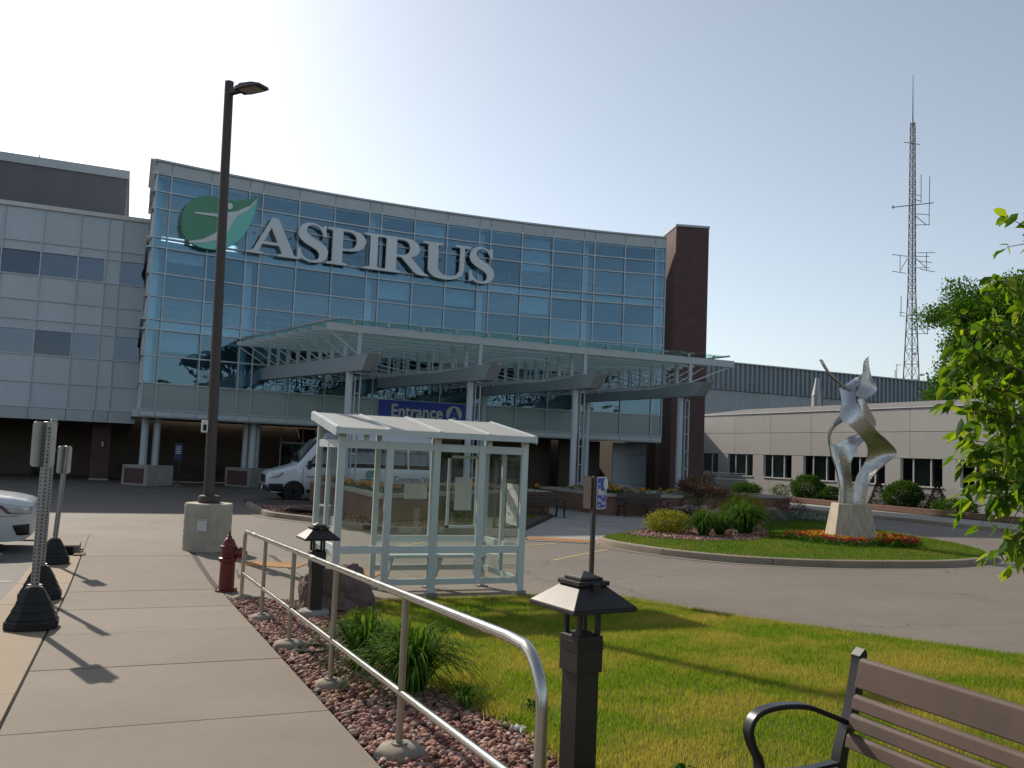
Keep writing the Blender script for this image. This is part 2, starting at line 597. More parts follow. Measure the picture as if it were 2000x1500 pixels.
MT['panel_teal'] = M('panel_teal', (.26, .34, .36), .18, .0, c2=(.23, .31, .34), s=.6, spec=.7)
MT['soffit'] = M('soffit', (.42, .39, .34), .7)
MT['inner_wall'] = M('inner_wall', (.62, .64, .64), .8)
MT['inner_floor'] = M('inner_floor', (.70, .71, .70), .6)
MT['inner_col'] = M('inner_col', (.80, .82, .80), .6)
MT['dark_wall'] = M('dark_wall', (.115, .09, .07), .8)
MT['brick'] = brick_mat('brick', (.125, .060, .060), (.090, .045, .048), (.11, .085, .085))
MT['brick_tan'] = brick_mat('brick_tan', (.29, .14, .09), (.21, .105, .07), (.18, .145, .115))
MT['cap_stone'] = concrete_mat('cap_stone', (.42, .38, .32), (.36, .32, .27))
MT['beige'] = M('beige', (.45, .43, .405), .75, c2=(.42, .40, .375), s=.7, s2=150, bump=.15)
MT['joint_dark'] = M('joint_dark', (.09, .085, .08), .9)
MT['white_trim'] = M('white_trim', (.72, .71, .68), .5)
MT['corrugated'] = M('corrugated', (.26, .31, .35), .45, .2, s=.4)
MT['corrugated_low'] = M('corrugated_low', (.36, .41, .45), .5, .2, s=.4)
MT['penthouse'] = M('penthouse', (.165, .165, .185), .8, c2=(.14, .142, .16), s=.8)
MT['facade_glass'] = glass('facade_glass', (.68, .83, .90), (.56, .80, 1.0), .09, .9, vary=.18, warp=.012)
MT['window_glass'] = glass('window_glass', (.52, .60, .57), (.80, .90, 1.0), .09, .9)
MT['wing_window'] = glass('wing_window', (.22, .30, .32), (.62, .74, .95), .11, .9, vary=.3, warp=.012)
MT['clear_glass'] = glass('clear_glass', (.95, .97, .96), (.9, .95, 1.0), .03, .6, dirt=.04)
MT['canopy_glass'] = glass('canopy_glass', (.80, .93, .88), (.9, 1.0, .97), .05, .22)
MT['car_glass'] = glass('car_glass', (.05, .06, .06), (.95, 1, 1), .12, .9)
MT['letter_grey'] = M('letter_grey', (.66, .71, .74), .5, c2=(.62, .67, .70))
MT['logo_green'] = M('logo_green', (.075, .29, .18), .4, c2=(.07, .28, .17))
MT['logo_teal'] = M('logo_teal', (.17, .58, .50), .4, c2=(.16, .56, .48))
MT['sign_blue'] = M('sign_blue', (.015, .06, .42), .4, c2=(.014, .055, .39))
MT['sign_cream'] = M('sign_cream', (.72, .72, .62), .5)
MT['black_metal'] = M('black_metal', (.012, .012, .013), .35, c2=(.02, .02, .022), coat=.0)
MT['bronze'] = M('bronze', (.018, .014, .012), .52, c2=(.028, .022, .019), s=2)
MT['pole_bronze'] = M('pole_bronze', (.05, .036, .034), .5, c2=(.06, .045, .04))
MT['steel'] = M('steel', (.56, .54, .50), .24, 1.0, c2=(.45, .42, .38), s=9, s2=120, bump=.08)
MT['steel_dull'] = M('steel_dull', (.44, .40, .35), .38, .9, c2=(.30, .25, .20), s=8, bump=.1)
MT['galv'] = M('galv', (.36, .36, .36), .42, .85, c2=(.26, .26, .27), s=14)
MT['sign_back'] = M('sign_back', (.50, .50, .47), .45, .6, s=4)
MT['hole'] = M('hole', (.006, .006, .006), .9)
MT['rubber'] = M('rubber', (.012, .012, .012), .75, c2=(.02, .019, .018), s=6, bump=.3)
MT['red_paint'] = M('red_paint', (.16, .009, .011), .4, c2=(.11, .010, .010), s=9, coat=.15)
MT['tactile'] = M('tactile', (.50, .24, .07), .8, c2=(.36, .14, .045), s=4)
MT['rust'] = M('rust', (.13, .045, .02), .85, c2=(.08, .03, .016), s=6)
MT['bench_slat'] = M('bench_slat', (.105, .056, .036), .62, c2=(.070, .038, .025), s=5, s2=260, amt=1.0, bump=.5, bdist=.002)
MT['paper'] = M('paper', (.70, .70, .68), .7)
MT['ink'] = M('ink', (.06, .09, .10), .6)
MT['car_white'] = M('car_white', (.62, .63, .63), .28, .0, c2=(.60, .61, .61), coat=.8)
MT['van_white'] = M('van_white', (.66, .69, .72), .32, .0, c2=(.64, .67, .70), coat=.6)
MT['plastic_black'] = M('plastic_black', (.012, .012, .013), .55)
MT['tyre'] = M('tyre', (.016, .016, .016), .85)
MT['rim'] = M('rim', (.42, .43, .45), .3, .9)
MT['lamp_lens'] = M('lamp_lens', (.55, .58, .60), .08, .3)
MT['amber'] = M('amber', (.55, .12, .02), .3)
MT['lens_led'] = M('lens_led', (.35, .33, .27), .4)
MT['white_paint'] = M('white_paint', (.50, .49, .46), .8, c2=(.38, .36, .33), s=6)
MT['yellow_paint'] = M('yellow_paint', (.46, .36, .14), .8, c2=(.30, .25, .15), s=5)
MT['bark'] = M('bark', (.10, .07, .05), .9, c2=(.06, .045, .035), s=12, bump=.8, bdist=.01)
MT['rock'] = M('rock', (.20, .125, .105), .9, c2=(.13, .085, .08), s=3, s2=26, bump=.9, bdist=.02)
MT['sculpture'] = M('sculpture', (.60, .60, .60), .26, 1.0, c2=(.42, .40, .37), s=2.5, s2=14, amt=.9, bump=.35, bdist=.02)
MT['stone_plinth'] = concrete_mat('stone_plinth', (.52, .47, .38), (.42, .37, .29), stain=(.2, .15, .1), stain_amt=.5)
MT['tower'] = M('tower', (.035, .035, .04), .7)
G_ = 1.0
MT['grass'] = island_mat('grass', [(0, (.09, .18, .012)), (.5, (.19, .30, .016)), (.85, (.26, .36, .030)), (1, (.46, .40, .11))], .7, .5, (1.0, 1.0, .45), 1.1, (.52, .40, .12), spec=.15)
MT['grass_island'] = island_mat('grass_island', [(0, (.05, .13, .010)), (.5, (.10, .21, .016)), (1, (.17, .27, .026))], .7, .5, (1.0, 1.0, .5), .8, (.20, .22, .04), spec=.1)
MT['gravel'] = island_mat('gravel', [(0, (.13, .06, .048)), (.25, (.23, .105, .08)), (.55, (.32, .16, .12)), (.8, (.42, .25, .195)), (.92, (.30, .25, .22)), (1, (.50, .40, .34))], .85)
MT['lily'] = island_mat('lily', [(0, (.035, .095, .012)), (.6, (.07, .155, .018)), (1, (.12, .21, .03))], .75, .45, (1, 1, .5), spec=.06)
MT['leaf_near'] = island_mat('leaf_near', [(0, (.045, .12, .02)), (.35, (.10, .20, .02)), (.75, (.20, .31, .026)), (1, (.31, .40, .04))], .6, .62, (1.0, 1.0, .3), spec=.15)
MT['leaf_tree'] = island_mat('leaf_tree', [(0, (.025, .085, .012)), (.6, (.07, .165, .018)), (1, (.13, .24, .03))], .8, .45, (1, 1, .45), spec=.03)
MT['leaf_bush'] = island_mat('leaf_bush', [(0, (.025, .075, .012)), (.6, (.06, .13, .02)), (1, (.11, .19, .03))], .8, .4, (1, 1, .5), spec=.05)
MT['leaf_gold'] = island_mat('leaf_gold', [(0, (.20, .20, .015)), (.5, (.36, .32, .02)), (1, (.13, .18, .02))], .6, .4, (1, 1, .5))
MT['leaf_bronze'] = island_mat('leaf_bronze', [(0, (.055, .06, .02)), (.5, (.12, .075, .04)), (1, (.17, .07, .045))], .6, .3)
MT['leaf_dark'] = island_mat('leaf_dark', [(0, (.015, .04, .014)), (1, (.04, .075, .03))], .6, .25)
MT['leaf_red'] = island_mat('leaf_red', [(0, (.06, .016, .018)), (1, (.12, .03, .03))], .6, .3)
MT['conifer'] = island_mat('conifer', [(0, (.022, .035, .018)), (.5, (.05, .035, .02)), (1, (.075, .05, .03))], .7, .15)
MT['juniper'] = island_mat('juniper', [(0, (.05, .11, .07)), (1, (.09, .17, .11))], .7, .2)
MT['petal_red'] = island_mat('petal_red', [(0, (.30, .018, .016)), (1, (.42, .04, .05))], .6, .3)
MT['petal_orange'] = island_mat('petal_orange', [(0, (.60, .24, .01)), (1, (.70, .36, .02))], .6, .3)
MT['petal_white'] = island_mat('petal_white', [(0, (.6, .58, .55)), (1, (.5, .35, .45))], .6, .3)
MT['truss_grey'] = M('truss_grey', (.30, .34, .37), .45, .1)
MT['roof_felt'] = M('roof_felt', (.17, .165, .16), .9, s=1.0)
MT['inner_blind'] = M('inner_blind', (.30, .36, .31), .8)
MT['footing'] = concrete_mat('footing', (.27, .235, .19), (.20, .175, .145), stain_amt=.4, s=6)
def ribbed_stone(name, c, c2):
    m, n, l, b = new_mat(name)
    mp = n.new("ShaderNodeMapping")
    mp.inputs["Scale"].default_value = (9, 9, .7)
    l.new(pos(n), mp.inputs["Vector"])
    f = noise(n, l, 1.6, 5, .6, mp.outputs[0])
    l.new(mixc(n, l, ramp(n, l, f, [(.35, (0, 0, 0)), (.65, (1, 1, 1))]), c, c2), b.inputs["Base Color"])
    b.inputs["Roughness"].default_value = .85
    bumpn(n, l, b, f, .8, .03)
    return m
MT['stone_plinth'] = ribbed_stone('stone_plinth', (.50, .44, .34), (.33, .28, .20))
MT['panel_roof'] = M('panel_roof', (.36, .355, .335), .6, c2=(.30, .295, .275), s=2.2)
MT['bench_dark'] = M('bench_dark', (.06, .038, .030), .6, c2=(.05, .032, .026), s=5)
MT['concrete_base'] = concrete_mat('concrete_base', (.52, .475, .39), (.42, .38, .31), stain=(.22, .19, .15), stain_amt=.6, s=2.0)
MT['rock_grey'] = M('rock_grey', (.24, .20, .19), .9, c2=(.16, .14, .14), s=3, s2=26, bump=.9, bdist=.02)
MT['rock_pink'] = M('rock_pink', (.34, .21, .17), .9, c2=(.24, .15, .13), s=3, s2=26, bump=.9, bdist=.02)
MT['sign_navy'] = M('sign_navy', (.015, .03, .12), .5)
MT['bark_twig'] = M('bark_twig', (.14, .09, .05), .8, c2=(.10, .07, .04), s=12)
# ================================================================= GROUND
def struct(o): return tag(o, kind="structure")
struct(ground_sheet('ground', [(-600, -400), (900, -400), (900, 1500), (-600, 1500)], -.06, MT['asphalt_dark']))
struct(ground_sheet('road', [(-45, -12), (70, -12), (70, 62), (-45, 62)], 0.0, MT['asphalt']))
struct(ground_sheet('parking_lot', [(-45, -12), (-1.26, -12), (-1.26, 18.5), (-1.35, 20.1), (-9, 20.4), (-45, 20.4)], 0.004, MT['asphalt_dark']))

def slabs(name, label, xs_, ys_, mat, dz=.014, gap=.016, thick=.05, bed=True, skew=0.0):
    """a paved strip: dark bed with one slab object for every cell"""
    root = struct(ground_sheet(name, [(xs_[0], ys_[0]), (xs_[-1], ys_[0]), (xs_[-1], ys_[-1]), (xs_[0], ys_[-1])], dz - .010, MT['joint']))
    for i in range(len(xs_) - 1):
        for j in range(len(ys_) - 1):
            x0, x1, y0, y1 = xs_[i] + gap / 2, xs_[i + 1] - gap / 2, ys_[j] + gap / 2, ys_[j + 1] - gap / 2
            ground_sheet('slab', [(x0, y0), (x1, y0), (x1, y1), (x0, y1)], dz + random.uniform(-.0015, .0015), mat, root, skirt=.02)
    return root
slabs('sidewalk', None, [-.56, 1.37], [-6, -2.9, -1.15, .6, 2.4, 4.15, 5.95, 7.85, 9.62, 11.4, 13.15], MT['concrete'], dz=.03)
slabs('gutter_strip', None, [-1.26, -.57], [-6, -3, 0, 3.2, 7.1, 10.4, 12.1, 14.2, 17.55], MT['concrete_gutter'], dz=.024)
# the wider concrete where the pavement meets the drive
def slab_polys(name, outline, polys, mat, dz=.03):
    root = struct(ground_sheet(name, outline, dz - .010, MT['joint']))
    for p in polys:
        c = np.mean(np.array(p), 0)
        q = [tuple(c + (np.array(a) - c) * (1 - .010 / max(.2, np.linalg.norm(np.array(a) - c)))) for a in p]
        ground_sheet('slab', q, dz + random.uniform(-.0015, .0015), mat, root, skirt=.02)
    return root
slab_polys('pavement_corner',
    [(-.56, 13.16), (1.37, 13.16), (1.37, 12.2), (2.1, 11.75), (2.9, 11.42), (6.38, 11.3), (6.2, 14.1), (4.7, 16.25), (3.23, 16.55), (2.64, 17.6), (2.07, 18.8), (1.25, 19.2), (.6, 20.1), (-1.25, 22.0), (-4.2, 24.6), (-4.2, 20.4), (-1.3, 20.2), (-1.24, 18.6), (-.6, 18.6), (-.56, 17.62)],
    [[(-.56, 13.16), (1.3, 13.16), (1.3, 15.2), (-.56, 15.2)], [(-.56, 15.2), (1.3, 15.2), (1.28, 17.4), (-.56, 17.4)],
     [(-.56, 17.4), (1.28, 17.4), (1.25, 19.2), (.6, 20.1), (-.56, 21.3)], [(-4.2, 20.4), (-1.3, 20.2), (-1.24, 18.6), (-.56, 18.6), (-.56, 21.3), (-1.25, 22.0), (-4.2, 24.6)],
     [(1.37, 12.3), (2.1, 11.8), (2.75, 11.5), (2.75, 14.2), (1.37, 14.2)], [(1.37, 14.2), (2.75, 14.2), (2.64, 17.6), (2.07, 18.8), (1.37, 19.1)],
     [(2.75, 11.5), (2.9, 11.42), (4.55, 11.36), (4.55, 13.2), (2.75, 13.2)], [(4.55, 11.36), (6.38, 11.3), (6.28, 13.2), (4.55, 13.2)],
     [(2.75, 13.2), (4.55, 13.2), (4.6, 16.25), (3.23, 16.55), (2.75, 17.3)], [(4.55, 13.2), (6.28, 13.2), (6.2, 14.1), (4.7, 16.25), (4.6, 16.25)]],
    MT['concrete'])
# lines painted on the drive and in the car park
for i, (x0, x1, y0, y1) in enumerate([(-7.5, -1.35, 14.55, 14.65), (-7.5, -1.35, 11.7, 11.8), (-7.5, -1.35, 8.8, 8.9)]):
    struct(ground_sheet('parking_line', [(x0, y0), (x1, y0), (x1, y1), (x0, y1)], .009, MT['white_paint']))
for (a, b) in [((6.3, 17.9), (9.9, 19.6)), ((4.0, 17.6), (8.4, 21.4)), ((8.2, 16.4), (10.6, 18.3))]:
    a, b = np.array(a), np.array(b)
    t = nrm(b - a)
    q = np.array([-t[1], t[0]]) * .045
    struct(ground_sheet('crossing_line', [tuple(a - q), tuple(b - q), tuple(b + q), tuple(a + q)], .005, MT['yellow_paint']))

# kerbs: swept stones along a line
def kerb(name, line, prof, stone=2.4, mat=None, dz=0.0, smooth_n=6, closed=False):
    P = resample(catmull([(*p, 0) for p in line], smooth_n, closed)[: None], .25)[:, :2]
    T = np.gradient(P, axis=0)
    T /= np.linalg.norm(T, axis=1)[:, None]
    N = np.stack([-T[:, 1], T[:, 0]], 1)
    root = bpy.data.objects.new(name, None)
    link(root)
    root["kind"] = "structure"
    c = P.mean(0)
    root.location = (c[0], c[1], zs(c[1]))
    ORIG[root.name] = V3(c[0], c[1], zs(c[1]))
    k = max(2, int(round(stone / .25)))
    i = 0
    while i < len(P) - 1:
        j = min(i + k, len(P) - 1)
        if len(P) - 1 - j < k // 3: j = len(P) - 1
        rings = []
        for q in range(i, j + 1):
            e = .008 * (1 if q == i else -1 if q == j else 0)
            p = P[q] + T[q] * e
            rings.append([(p[0] + N[q, 0] * o, p[1] + N[q, 1] * o, zs(p[1]) + z + dz) for o, z in prof])
        MB().loft(rings).build('kerb_stone', mat or MT['kerb'], root, smooth=35)
        i = j
    return root
# profile: offset to the left of travel; the road lies on the right
KP = [(-.04, -.05), (-.015, .10), (.0, .135), (.03, .15), (.15, .15), (.15, -.05)]
island = [(11.05, 19.6), (11.0, 18.6), (11.39, 17.07), (12.02, 16.02), (12.84, 15.33), (14.02, 14.76), (15.52, 14.51), (17.14, 14.43), (18.85, 14.87), (20.4, 15.8), (21.8, 17.6), (22.7, 20.04), (23.47, 22.82), (23.96, 24.75), (24.42, 27.39), (24.87, 29.41)]
kerb('kerb', island, KP)
GPAN = [(-.34, -.03), (-.34, .010), (-.045, .004), (-.045, -.03)]
kerb('gutter_pan', island, GPAN, stone=3.6, mat=MT['concrete'])
isl = [tuple(p[:2]) for p in catmull([(*p, 0) for p in island], 4)]
isl_in = []
for i, p in enumerate(isl):
    a, b = np.array(isl[max(0, i - 1)]), np.array(isl[min(len(isl) - 1, i + 1)])
    t = nrm(b - a)
    isl_in.append((p[0] - t[1] * .13, p[1] + t[0] * .13))
isl_poly = isl_in + [(20.6, 29.4), (19.9, 28.6), (18.2, 26.4), (14.5, 22.5), (11.6, 20.15)]
struct(ground_sheet('island_ground', isl_poly, .135, MT['lawn'], skirt=.2))
# planting bed beside the left planter
bedA = [(3.95, 31.5), (3.93, 29.2), (4.0, 27.2), (4.44, 26.1), (4.9, 25.3), (5.44, 23.9), (6.2, 22.6), (6.95, 22.2), (8.0, 22.15), (8.84, 21.95), (9.6, 21.4)]
kerb('kerb', bedA, KP)
kerb('gutter_pan', bedA, GPAN, stone=3.6, mat=MT['concrete'])
bA = [tuple(p[:2]) for p in catmull([(*p, 0) for p in bedA], 4)]
struct(ground_sheet('planting_bed', [(x + .1, y + .1) for x, y in bA] + [(10.3, 22.6), (13.9, 27.9), (13.9, 33.4), (4.1, 33.4)], .11, MT['soil'], skirt=.2))
m = MB()
bR = resample(bA, .1)
i0 = int(np.argmin(np.hypot(bR[:, 0] - 6.0, bR[:, 1] - 22.9)))
for k in range(9):
    a = bR[i0 + k]
    t = nrm(bR[i0 + k + 1] - a)
    m.obox((a[0] + t[1] * .01, a[1] - t[0] * .01, zs(a[1]) + .07), (t[0] * .1, t[1] * .1, 0), (-t[1] * .06, t[0] * .06, 0), (0, 0, .06))
tag(m.build('drain_inlet', MT['rust']), 'rusty iron drain inlet set in the kerb before the brick planter', 'drain')
# entrance plaza
slab_polys('plaza', [(9.4, 20.2), (10.95, 19.35), (11.55, 20.15), (14.5, 22.5), (18.2, 26.4), (19.9, 28.6), (20, 46), (13.92, 46), (13.92, 27.9), (10.35, 22.5)],
    [[(9.4, 20.2), (10.95, 19.35), (11.55, 20.15), (10.35, 22.5)], [(11.55, 20.15), (14.5, 22.5), (12.9, 26.3), (10.35, 22.5)], [(14.5, 22.5), (16.4, 24.5), (14.4, 28.6), (13.92, 27.9), (12.9, 26.3)],
     [(16.4, 24.5), (18.2, 26.4), (19.9, 28.6), (14.4, 28.6)], [(13.92, 28.6), (19.9, 28.6), (19.95, 36), (13.92, 36)], [(13.92, 36), (19.95, 36), (20, 46), (13.92, 46)]], MT['concrete_grey'], dz=.02)
# walk along the low wing
wk = [(30.9, 14.0), (30.6, 20), (30.4, 24.1), (30.55, 27), (30.3, 29.6), (29.9, 32.1), (29.6, 35), (28.2, 37.2), (25.5, 38.4)]
kerb('kerb', wk[::-1], [(-o, z) for o, z in KP][::-1] if False else KP, mat=MT['kerb'])
kw = [tuple(p[:2]) for p in catmull([(*p, 0) for p in wk], 4)]
struct(ground_sheet('wing_walk', [(x + .1, y + (.1 if y > 36 else 0)) for x, y in kw] + [(25.5, 41), (34.3, 41), (34.3, 14)], .13, MT['concrete_grey'], skirt=.15))
struct(ground_sheet('wing_bed', [(34.3, 14), (39.2, 14), (39.2, 56), (25.5, 56), (25.5, 41), (34.3, 41)], .16, MT['soil'], skirt=.2))

# tactile plates
def tactile(label, c, ex, w, d, dz=.035):
    c, ex = np.array(c, float), nrm(np.array(ex, float))
    ey = np.array([-ex[1], ex[0]])
    root = thing('tactile_plate', label, 'tactile paving', (c[0], c[1], zs(c[1])), 'tactile warning plates')
    P = lambda a, b, z: (c[0] + ex[0] * a + ey[0] * b, c[1] + ex[1] * a + ey[1] * b, zs(c[1] + ex[1] * a + ey[1] * b) + dz + z)
    MB().loft([[P(-w / 2, -d / 2, z), P(w / 2, -d / 2, z), P(w / 2, d / 2, z), P(-w / 2, d / 2, z)] for z in (-.02, .006)]).build('plate', MT['tactile'], root)
    m = MB()
    nx, ny = int(w / .075), int(d / .075)
    for i in range(nx):
        for j in range(ny):
            a, b = -w / 2 + (i + .5) * w / nx, -d / 2 + (j + .5) * d / ny
            q = [P(a + .022 * math.cos(t), b + .022 * math.sin(t), .006) for t in np.arange(6) * math.pi / 3]
            m.loft([q, [tuple(np.array(P(a, b, .013)) * .5 + np.array(x) * .5 + V3(0, 0, .003)) for x in q]])
    tag(m.build('dome', MT['tactile'], root), kind='stuff')
tactile('orange domed plate in the kerb ramp beside the hydrant', (2.55, 16.0), (1, -.55), 1.0, .6)
tactile('orange domed plate partly under the bus shelter, behind the boulder', (3.62, 14.75), (1, -.55), 1.0, .6)
tactile('long orange domed strip across the ramp of the entrance plaza', (10.35, 20.25), (1, -.62), 1.75, .65, dz=.026)

# storm inlet at the end of the gutter
t = thing('storm_inlet', 'concrete storm drain inlet with dark opening behind the farthest sign', 'drain', (-1.0, 18.1, zs(18.1)))
MB().box(-1.22, -.62, 17.9, 18.55, zs(18) + .03, zs(18) + .17).build('lid', MT['kerb'], t, bevel=.02)
MB().box(-1.18, -.72, 17.86, 17.90, zs(18) + .02, zs(18) + .15).build('opening', MT['hole'], t)
MB().box(-.70, -.50, 17.5, 17.87, zs(18) + .0, zs(18) + .05).build('cast_plate', MT['rust'], t, bevel=.02)
# concrete wheel stop
tag(MB().box(-4.1, -1.75, 17.05, 17.2, zs(17) - .01, zs(17) + .12).build('wheel_stop', MT['kerb'], bevel=.02), 'low concrete wheel stop in front of the parked white car', 'wheel stop')

# ---- gravel and grass
def scatter_pts(poly, dens, seed=1, f=None):
    r = np.random.default_rng(seed)
    P = np.array(poly)
    lo, hi = P.min(0), P.max(0)
    n = int(dens * np.prod(hi - lo))
    x, y = r.uniform(lo[0], hi[0], n), r.uniform(lo[1], hi[1], n)
    k = inpoly(x, y, poly)
    if f is not None: k &= r.random(n) < f(x, y)
    return x[k], y[k], r
ICO_V = None
def stones(name, poly, dens, size, dz, mat, label, seed=3, cat='gravel', f=None):
    bm = bmesh.new()
    bmesh.ops.create_icosphere(bm, subdivisions=1, radius=1)
    bv = np.array([q.co[:] for q in bm.verts])
    bf = np.array([[q.index for q in p.verts] for p in bm.faces])
    bm.free()
    x, y, r = scatter_pts(poly, dens, seed, f)
    n = len(x)
    q = r.normal(size=(n, 4))
    q /= np.linalg.norm(q, axis=1)[:, None]
    w, a, b, c = q.T
    Rm = np.stack([1 - 2 * (b * b + c * c), 2 * (a * b - c * w), 2 * (a * c + b * w), 2 * (a * b + c * w), 1 - 2 * (a * a + c * c), 2 * (b * c - a * w), 2 * (a * c - b * w), 2 * (b * c + a * w), 1 - 2 * (a * a + b * b)], 1).reshape(n, 3, 3)
    s = r.uniform(.55, 1.3, n) * size
    L = bv[None] * (1 + r.uniform(-.35, .3, (n, 12, 1))) * np.stack([np.ones(n), r.uniform(.6, .95, n), r.uniform(.45, .8, n)], 1)[:, None]
    W = np.einsum('nij,nkj->nki', Rm, L) * s[:, None, None]
    W[:, :, 2] *= .8
    W += np.stack([x, y, zsv(y) + dz + r.uniform(-.2, .9, n) * size * .6], 1)[:, None]
    return big_mesh(name, W.reshape(-1, 3), (bf[None] + 12 * np.arange(n)[:, None, None]).reshape(-1, 3), mat, label, cat)
def big_mesh(name, v, f, mat, label=None, cat=None, parent=None, kind='stuff', smooth=False):
    o0 = origin(parent) if parent is not None else V3(*v.mean(0)[:2], v[:, 2].min())
    me = bpy.data.meshes.new(name)
    k = f.shape[1]
    me.vertices.add(len(v))
    me.vertices.foreach_set("co", (v - o0).astype(np.float32).ravel())
    me.loops.add(f.size)
    me.loops.foreach_set("vertex_index", f.astype(np.int32).ravel())
    me.polygons.add(len(f))
    me.polygons.foreach_set("loop_start", np.arange(0, f.size, k, dtype=np.int32))
    me.update(calc_edges=True)
    if smooth: me.polygons.foreach_set("use_smooth", [True] * len(f))
    me.validate()
    me.materials.append(mat)
    o = place(name, me, parent, o0)
    return tag(o, label, cat, None, kind)
def blades(name, poly, dens, h, w, dz, mat, label, seed=5, f=None, cat='grass', lean=.35):
    x, y, r = scatter_pts(poly, dens, seed, f)
    n = len(x)
    th, ph = r.uniform(0, 2 * np.pi, n), r.uniform(0, 2 * np.pi, n)
    H = h * r.uniform(.55, 1.25, n)
    W = w * r.uniform(.7, 1.3, n)
    ln = np.abs(r.normal(0, lean, n)) * H
    B = np.stack([x, y, zsv(y) + dz], 1)
    e = np.stack([np.cos(th), np.sin(th), np.zeros(n)], 1) * W[:, None] / 2
    d = np.stack([np.cos(ph), np.sin(ph), np.zeros(n)], 1)
    mid = B + d * (ln * .35)[:, None]
    mid[:, 2] += H * .6
    tip = B + d * ln[:, None]
    tip[:, 2] += H
    v = np.stack([B - e, B + e, mid + e * .7, mid - e * .7, tip], 1).reshape(-1, 3)
    k = 5 * np.arange(n)[:, None]
    fq = np.concatenate([k + [0, 1, 2], k + [0, 2, 3], k + [3, 2, 4]])
    return big_mesh(name, v, fq, mat, label, cat)
lawn_edge = [(6.38, 11.28), (6.52, 11.03), (6.63, 10.66), (6.79, 9.67), (6.96, 8.84), (7.23, 8.08), (7.5, 7.28), (7.75, 6.52), (8.0, 5.86), (8.7, 4.0), (9.6, 1.6), (10.6, -1), (12, -5)]
grav_edge = [(2.45, -5), (2.38, 2), (2.36, 4.4), (2.46, 5.0), (2.38, 5.56), (2.33, 6.0), (2.25, 7.2), (2.2, 8.4), (2.42, 9.7), (2.8, 10.8), (3.3, 11.28)]
lawn_poly = lawn_edge + grav_edge
struct(ground_sheet('lawn_ground', lawn_poly, .045, MT['lawn'], skirt=.1))
grav_poly = [(1.39, -5)] + grav_edge + [(3.6, 11.3), (2.9, 11.4), (2.1, 11.72), (1.39, 12.15)]
struct(ground_sheet('gravel_ground', grav_poly, .004, MT['soil']))
kerb('lawn_edging', [(x + .07, y) for x, y in lawn_edge[1:]], [(-.06, -.05), (-.06, .03), (.06, .035), (.06, -.05)], stone=3.0)
stones('gravel', [(1.39, 2.2)] + [p for p in grav_poly[1:] if p[1] > 2] , 1050, .029, .014, MT['gravel'], 'crushed red rock filling the strip beside the handrail', f=lambda x, y: np.where(y < 7.5, 1, .75))
stones('gravel', [(x + .25, y + .25) for x, y in bA if y < 31] + [(9.9, 22.4), (8.4, 24.4), (6.6, 23.6), (6.4, 30), (4.3, 30)], 170, .045, .115, MT['gravel'], 'red rock mulch in the kerbed bed beside the left planter', seed=4)
isl_grav = [(12.6, 19.6), (13.6, 18.75), (15.3, 18.9), (16.6, 19.8), (17.8, 21.3), (19.2, 23.4), (21.2, 25.0), (23.2, 26.6), (22.5, 28.6), (20.4, 28.6), (18.3, 26.2), (14.6, 22.3), (12.3, 20.5)]
struct(ground_sheet('mulch_ground', isl_grav, .145, MT['soil']))
stones('gravel', isl_grav, 210, .04, .15, MT['gravel'], 'pinkish rock mulch under the shrubs of the sculpture island', seed=6)
near = lambda x, y: np.clip(1.15 - (y - 4.5) * .10, .30, 1)
blades('grass', [p for p in lawn_poly if p[1] > 1] + [(2.4, 1.5), (9.6, 1.5)][:0], 9000, .042, .0044, .042, MT['grass'], 'sunlit green and straw lawn between the handrail and the drive', f=near)
fl = lambda x, y: ~inpoly(x, y, isl_grav)
blades('grass', isl_poly, 1100, .055, .012, .125, MT['grass_island'], 'trimmed bright lawn around the sculpture on the island', f=fl, seed=8)
blades('grass', [(8.0, 22.4), (9.3, 21.9), (10.2, 22.8), (13.0, 27.2), (11.6, 26.6), (9.2, 24.3)], 900, .06, .012, .10, MT['grass_island'], 'narrow strip of grass in front of the left brick planter', seed=9)

# ragged fringe along the lawn's edges, and a few weeds
def fringe(line, n, seed, out):
    r = np.random.default_rng(seed)
    P = resample([(*p, 0) for p in line], .05)[:, :2]
    q = P[r.integers(0, len(P), n)] + r.normal(size=(n, 2)) * V3(.05, .05)
    return q
fr_pts = np.concatenate([fringe([p for p in grav_edge if p[1] > 2], 9000, 1, 0), fringe([p for p in lawn_edge if p[1] > 1], 7000, 2, 0), fringe([(3.3, 11.28), (6.38, 11.28)], 3500, 3, 0)])
_sp = scatter_pts
scatter_pts = lambda poly, dens, seed=1, f=None: (fr_pts[:, 0], fr_pts[:, 1], np.random.default_rng(seed))
blades('grass', None, 0, .075, .005, .012, MT['grass'], 'longer ragged grass fringing the lawn along gravel, paving and kerb', seed=21, lean=.6)
scatter_pts = _sp
# ================================================================= GLASS ENTRANCE HALL
ZG = -K * 14
CX, CY, CR = 12.49, -16.91, 60.84
TH0 = math.asin((.47 - CX) / CR)
def arc(a, off=0.0):
    """point on the curved front at arc length a, off metres in front of it; returns point, tangent, outward normal"""
    th = TH0 + a / CR
    n = V3(-math.sin(th), -math.cos(th), 0)
    p = V3(CX + CR * math.sin(th), CY + CR * math.cos(th), 0) + n * off
    return p, V3(math.cos(th), -math.sin(th), 0), n
def arc_rot(a): return -(TH0 + a / CR)
BAYS = [.65, 1.8, 1.8, .65, 1.8, 1.8, 1.8, .65, 1.8, 1.8, 1.8, .65, 1.8, 1.8, 1.8, .65, 1.8, 1.8, .65]
AM = np.r_[0, np.cumsum(BAYS)]
ROWS = [13.62, 12.82, 12.02, 10.68, 10.23, 9.05, 8.0, 6.93, 6.48, 5.3, 4.05]
ATOT = AM[-1]
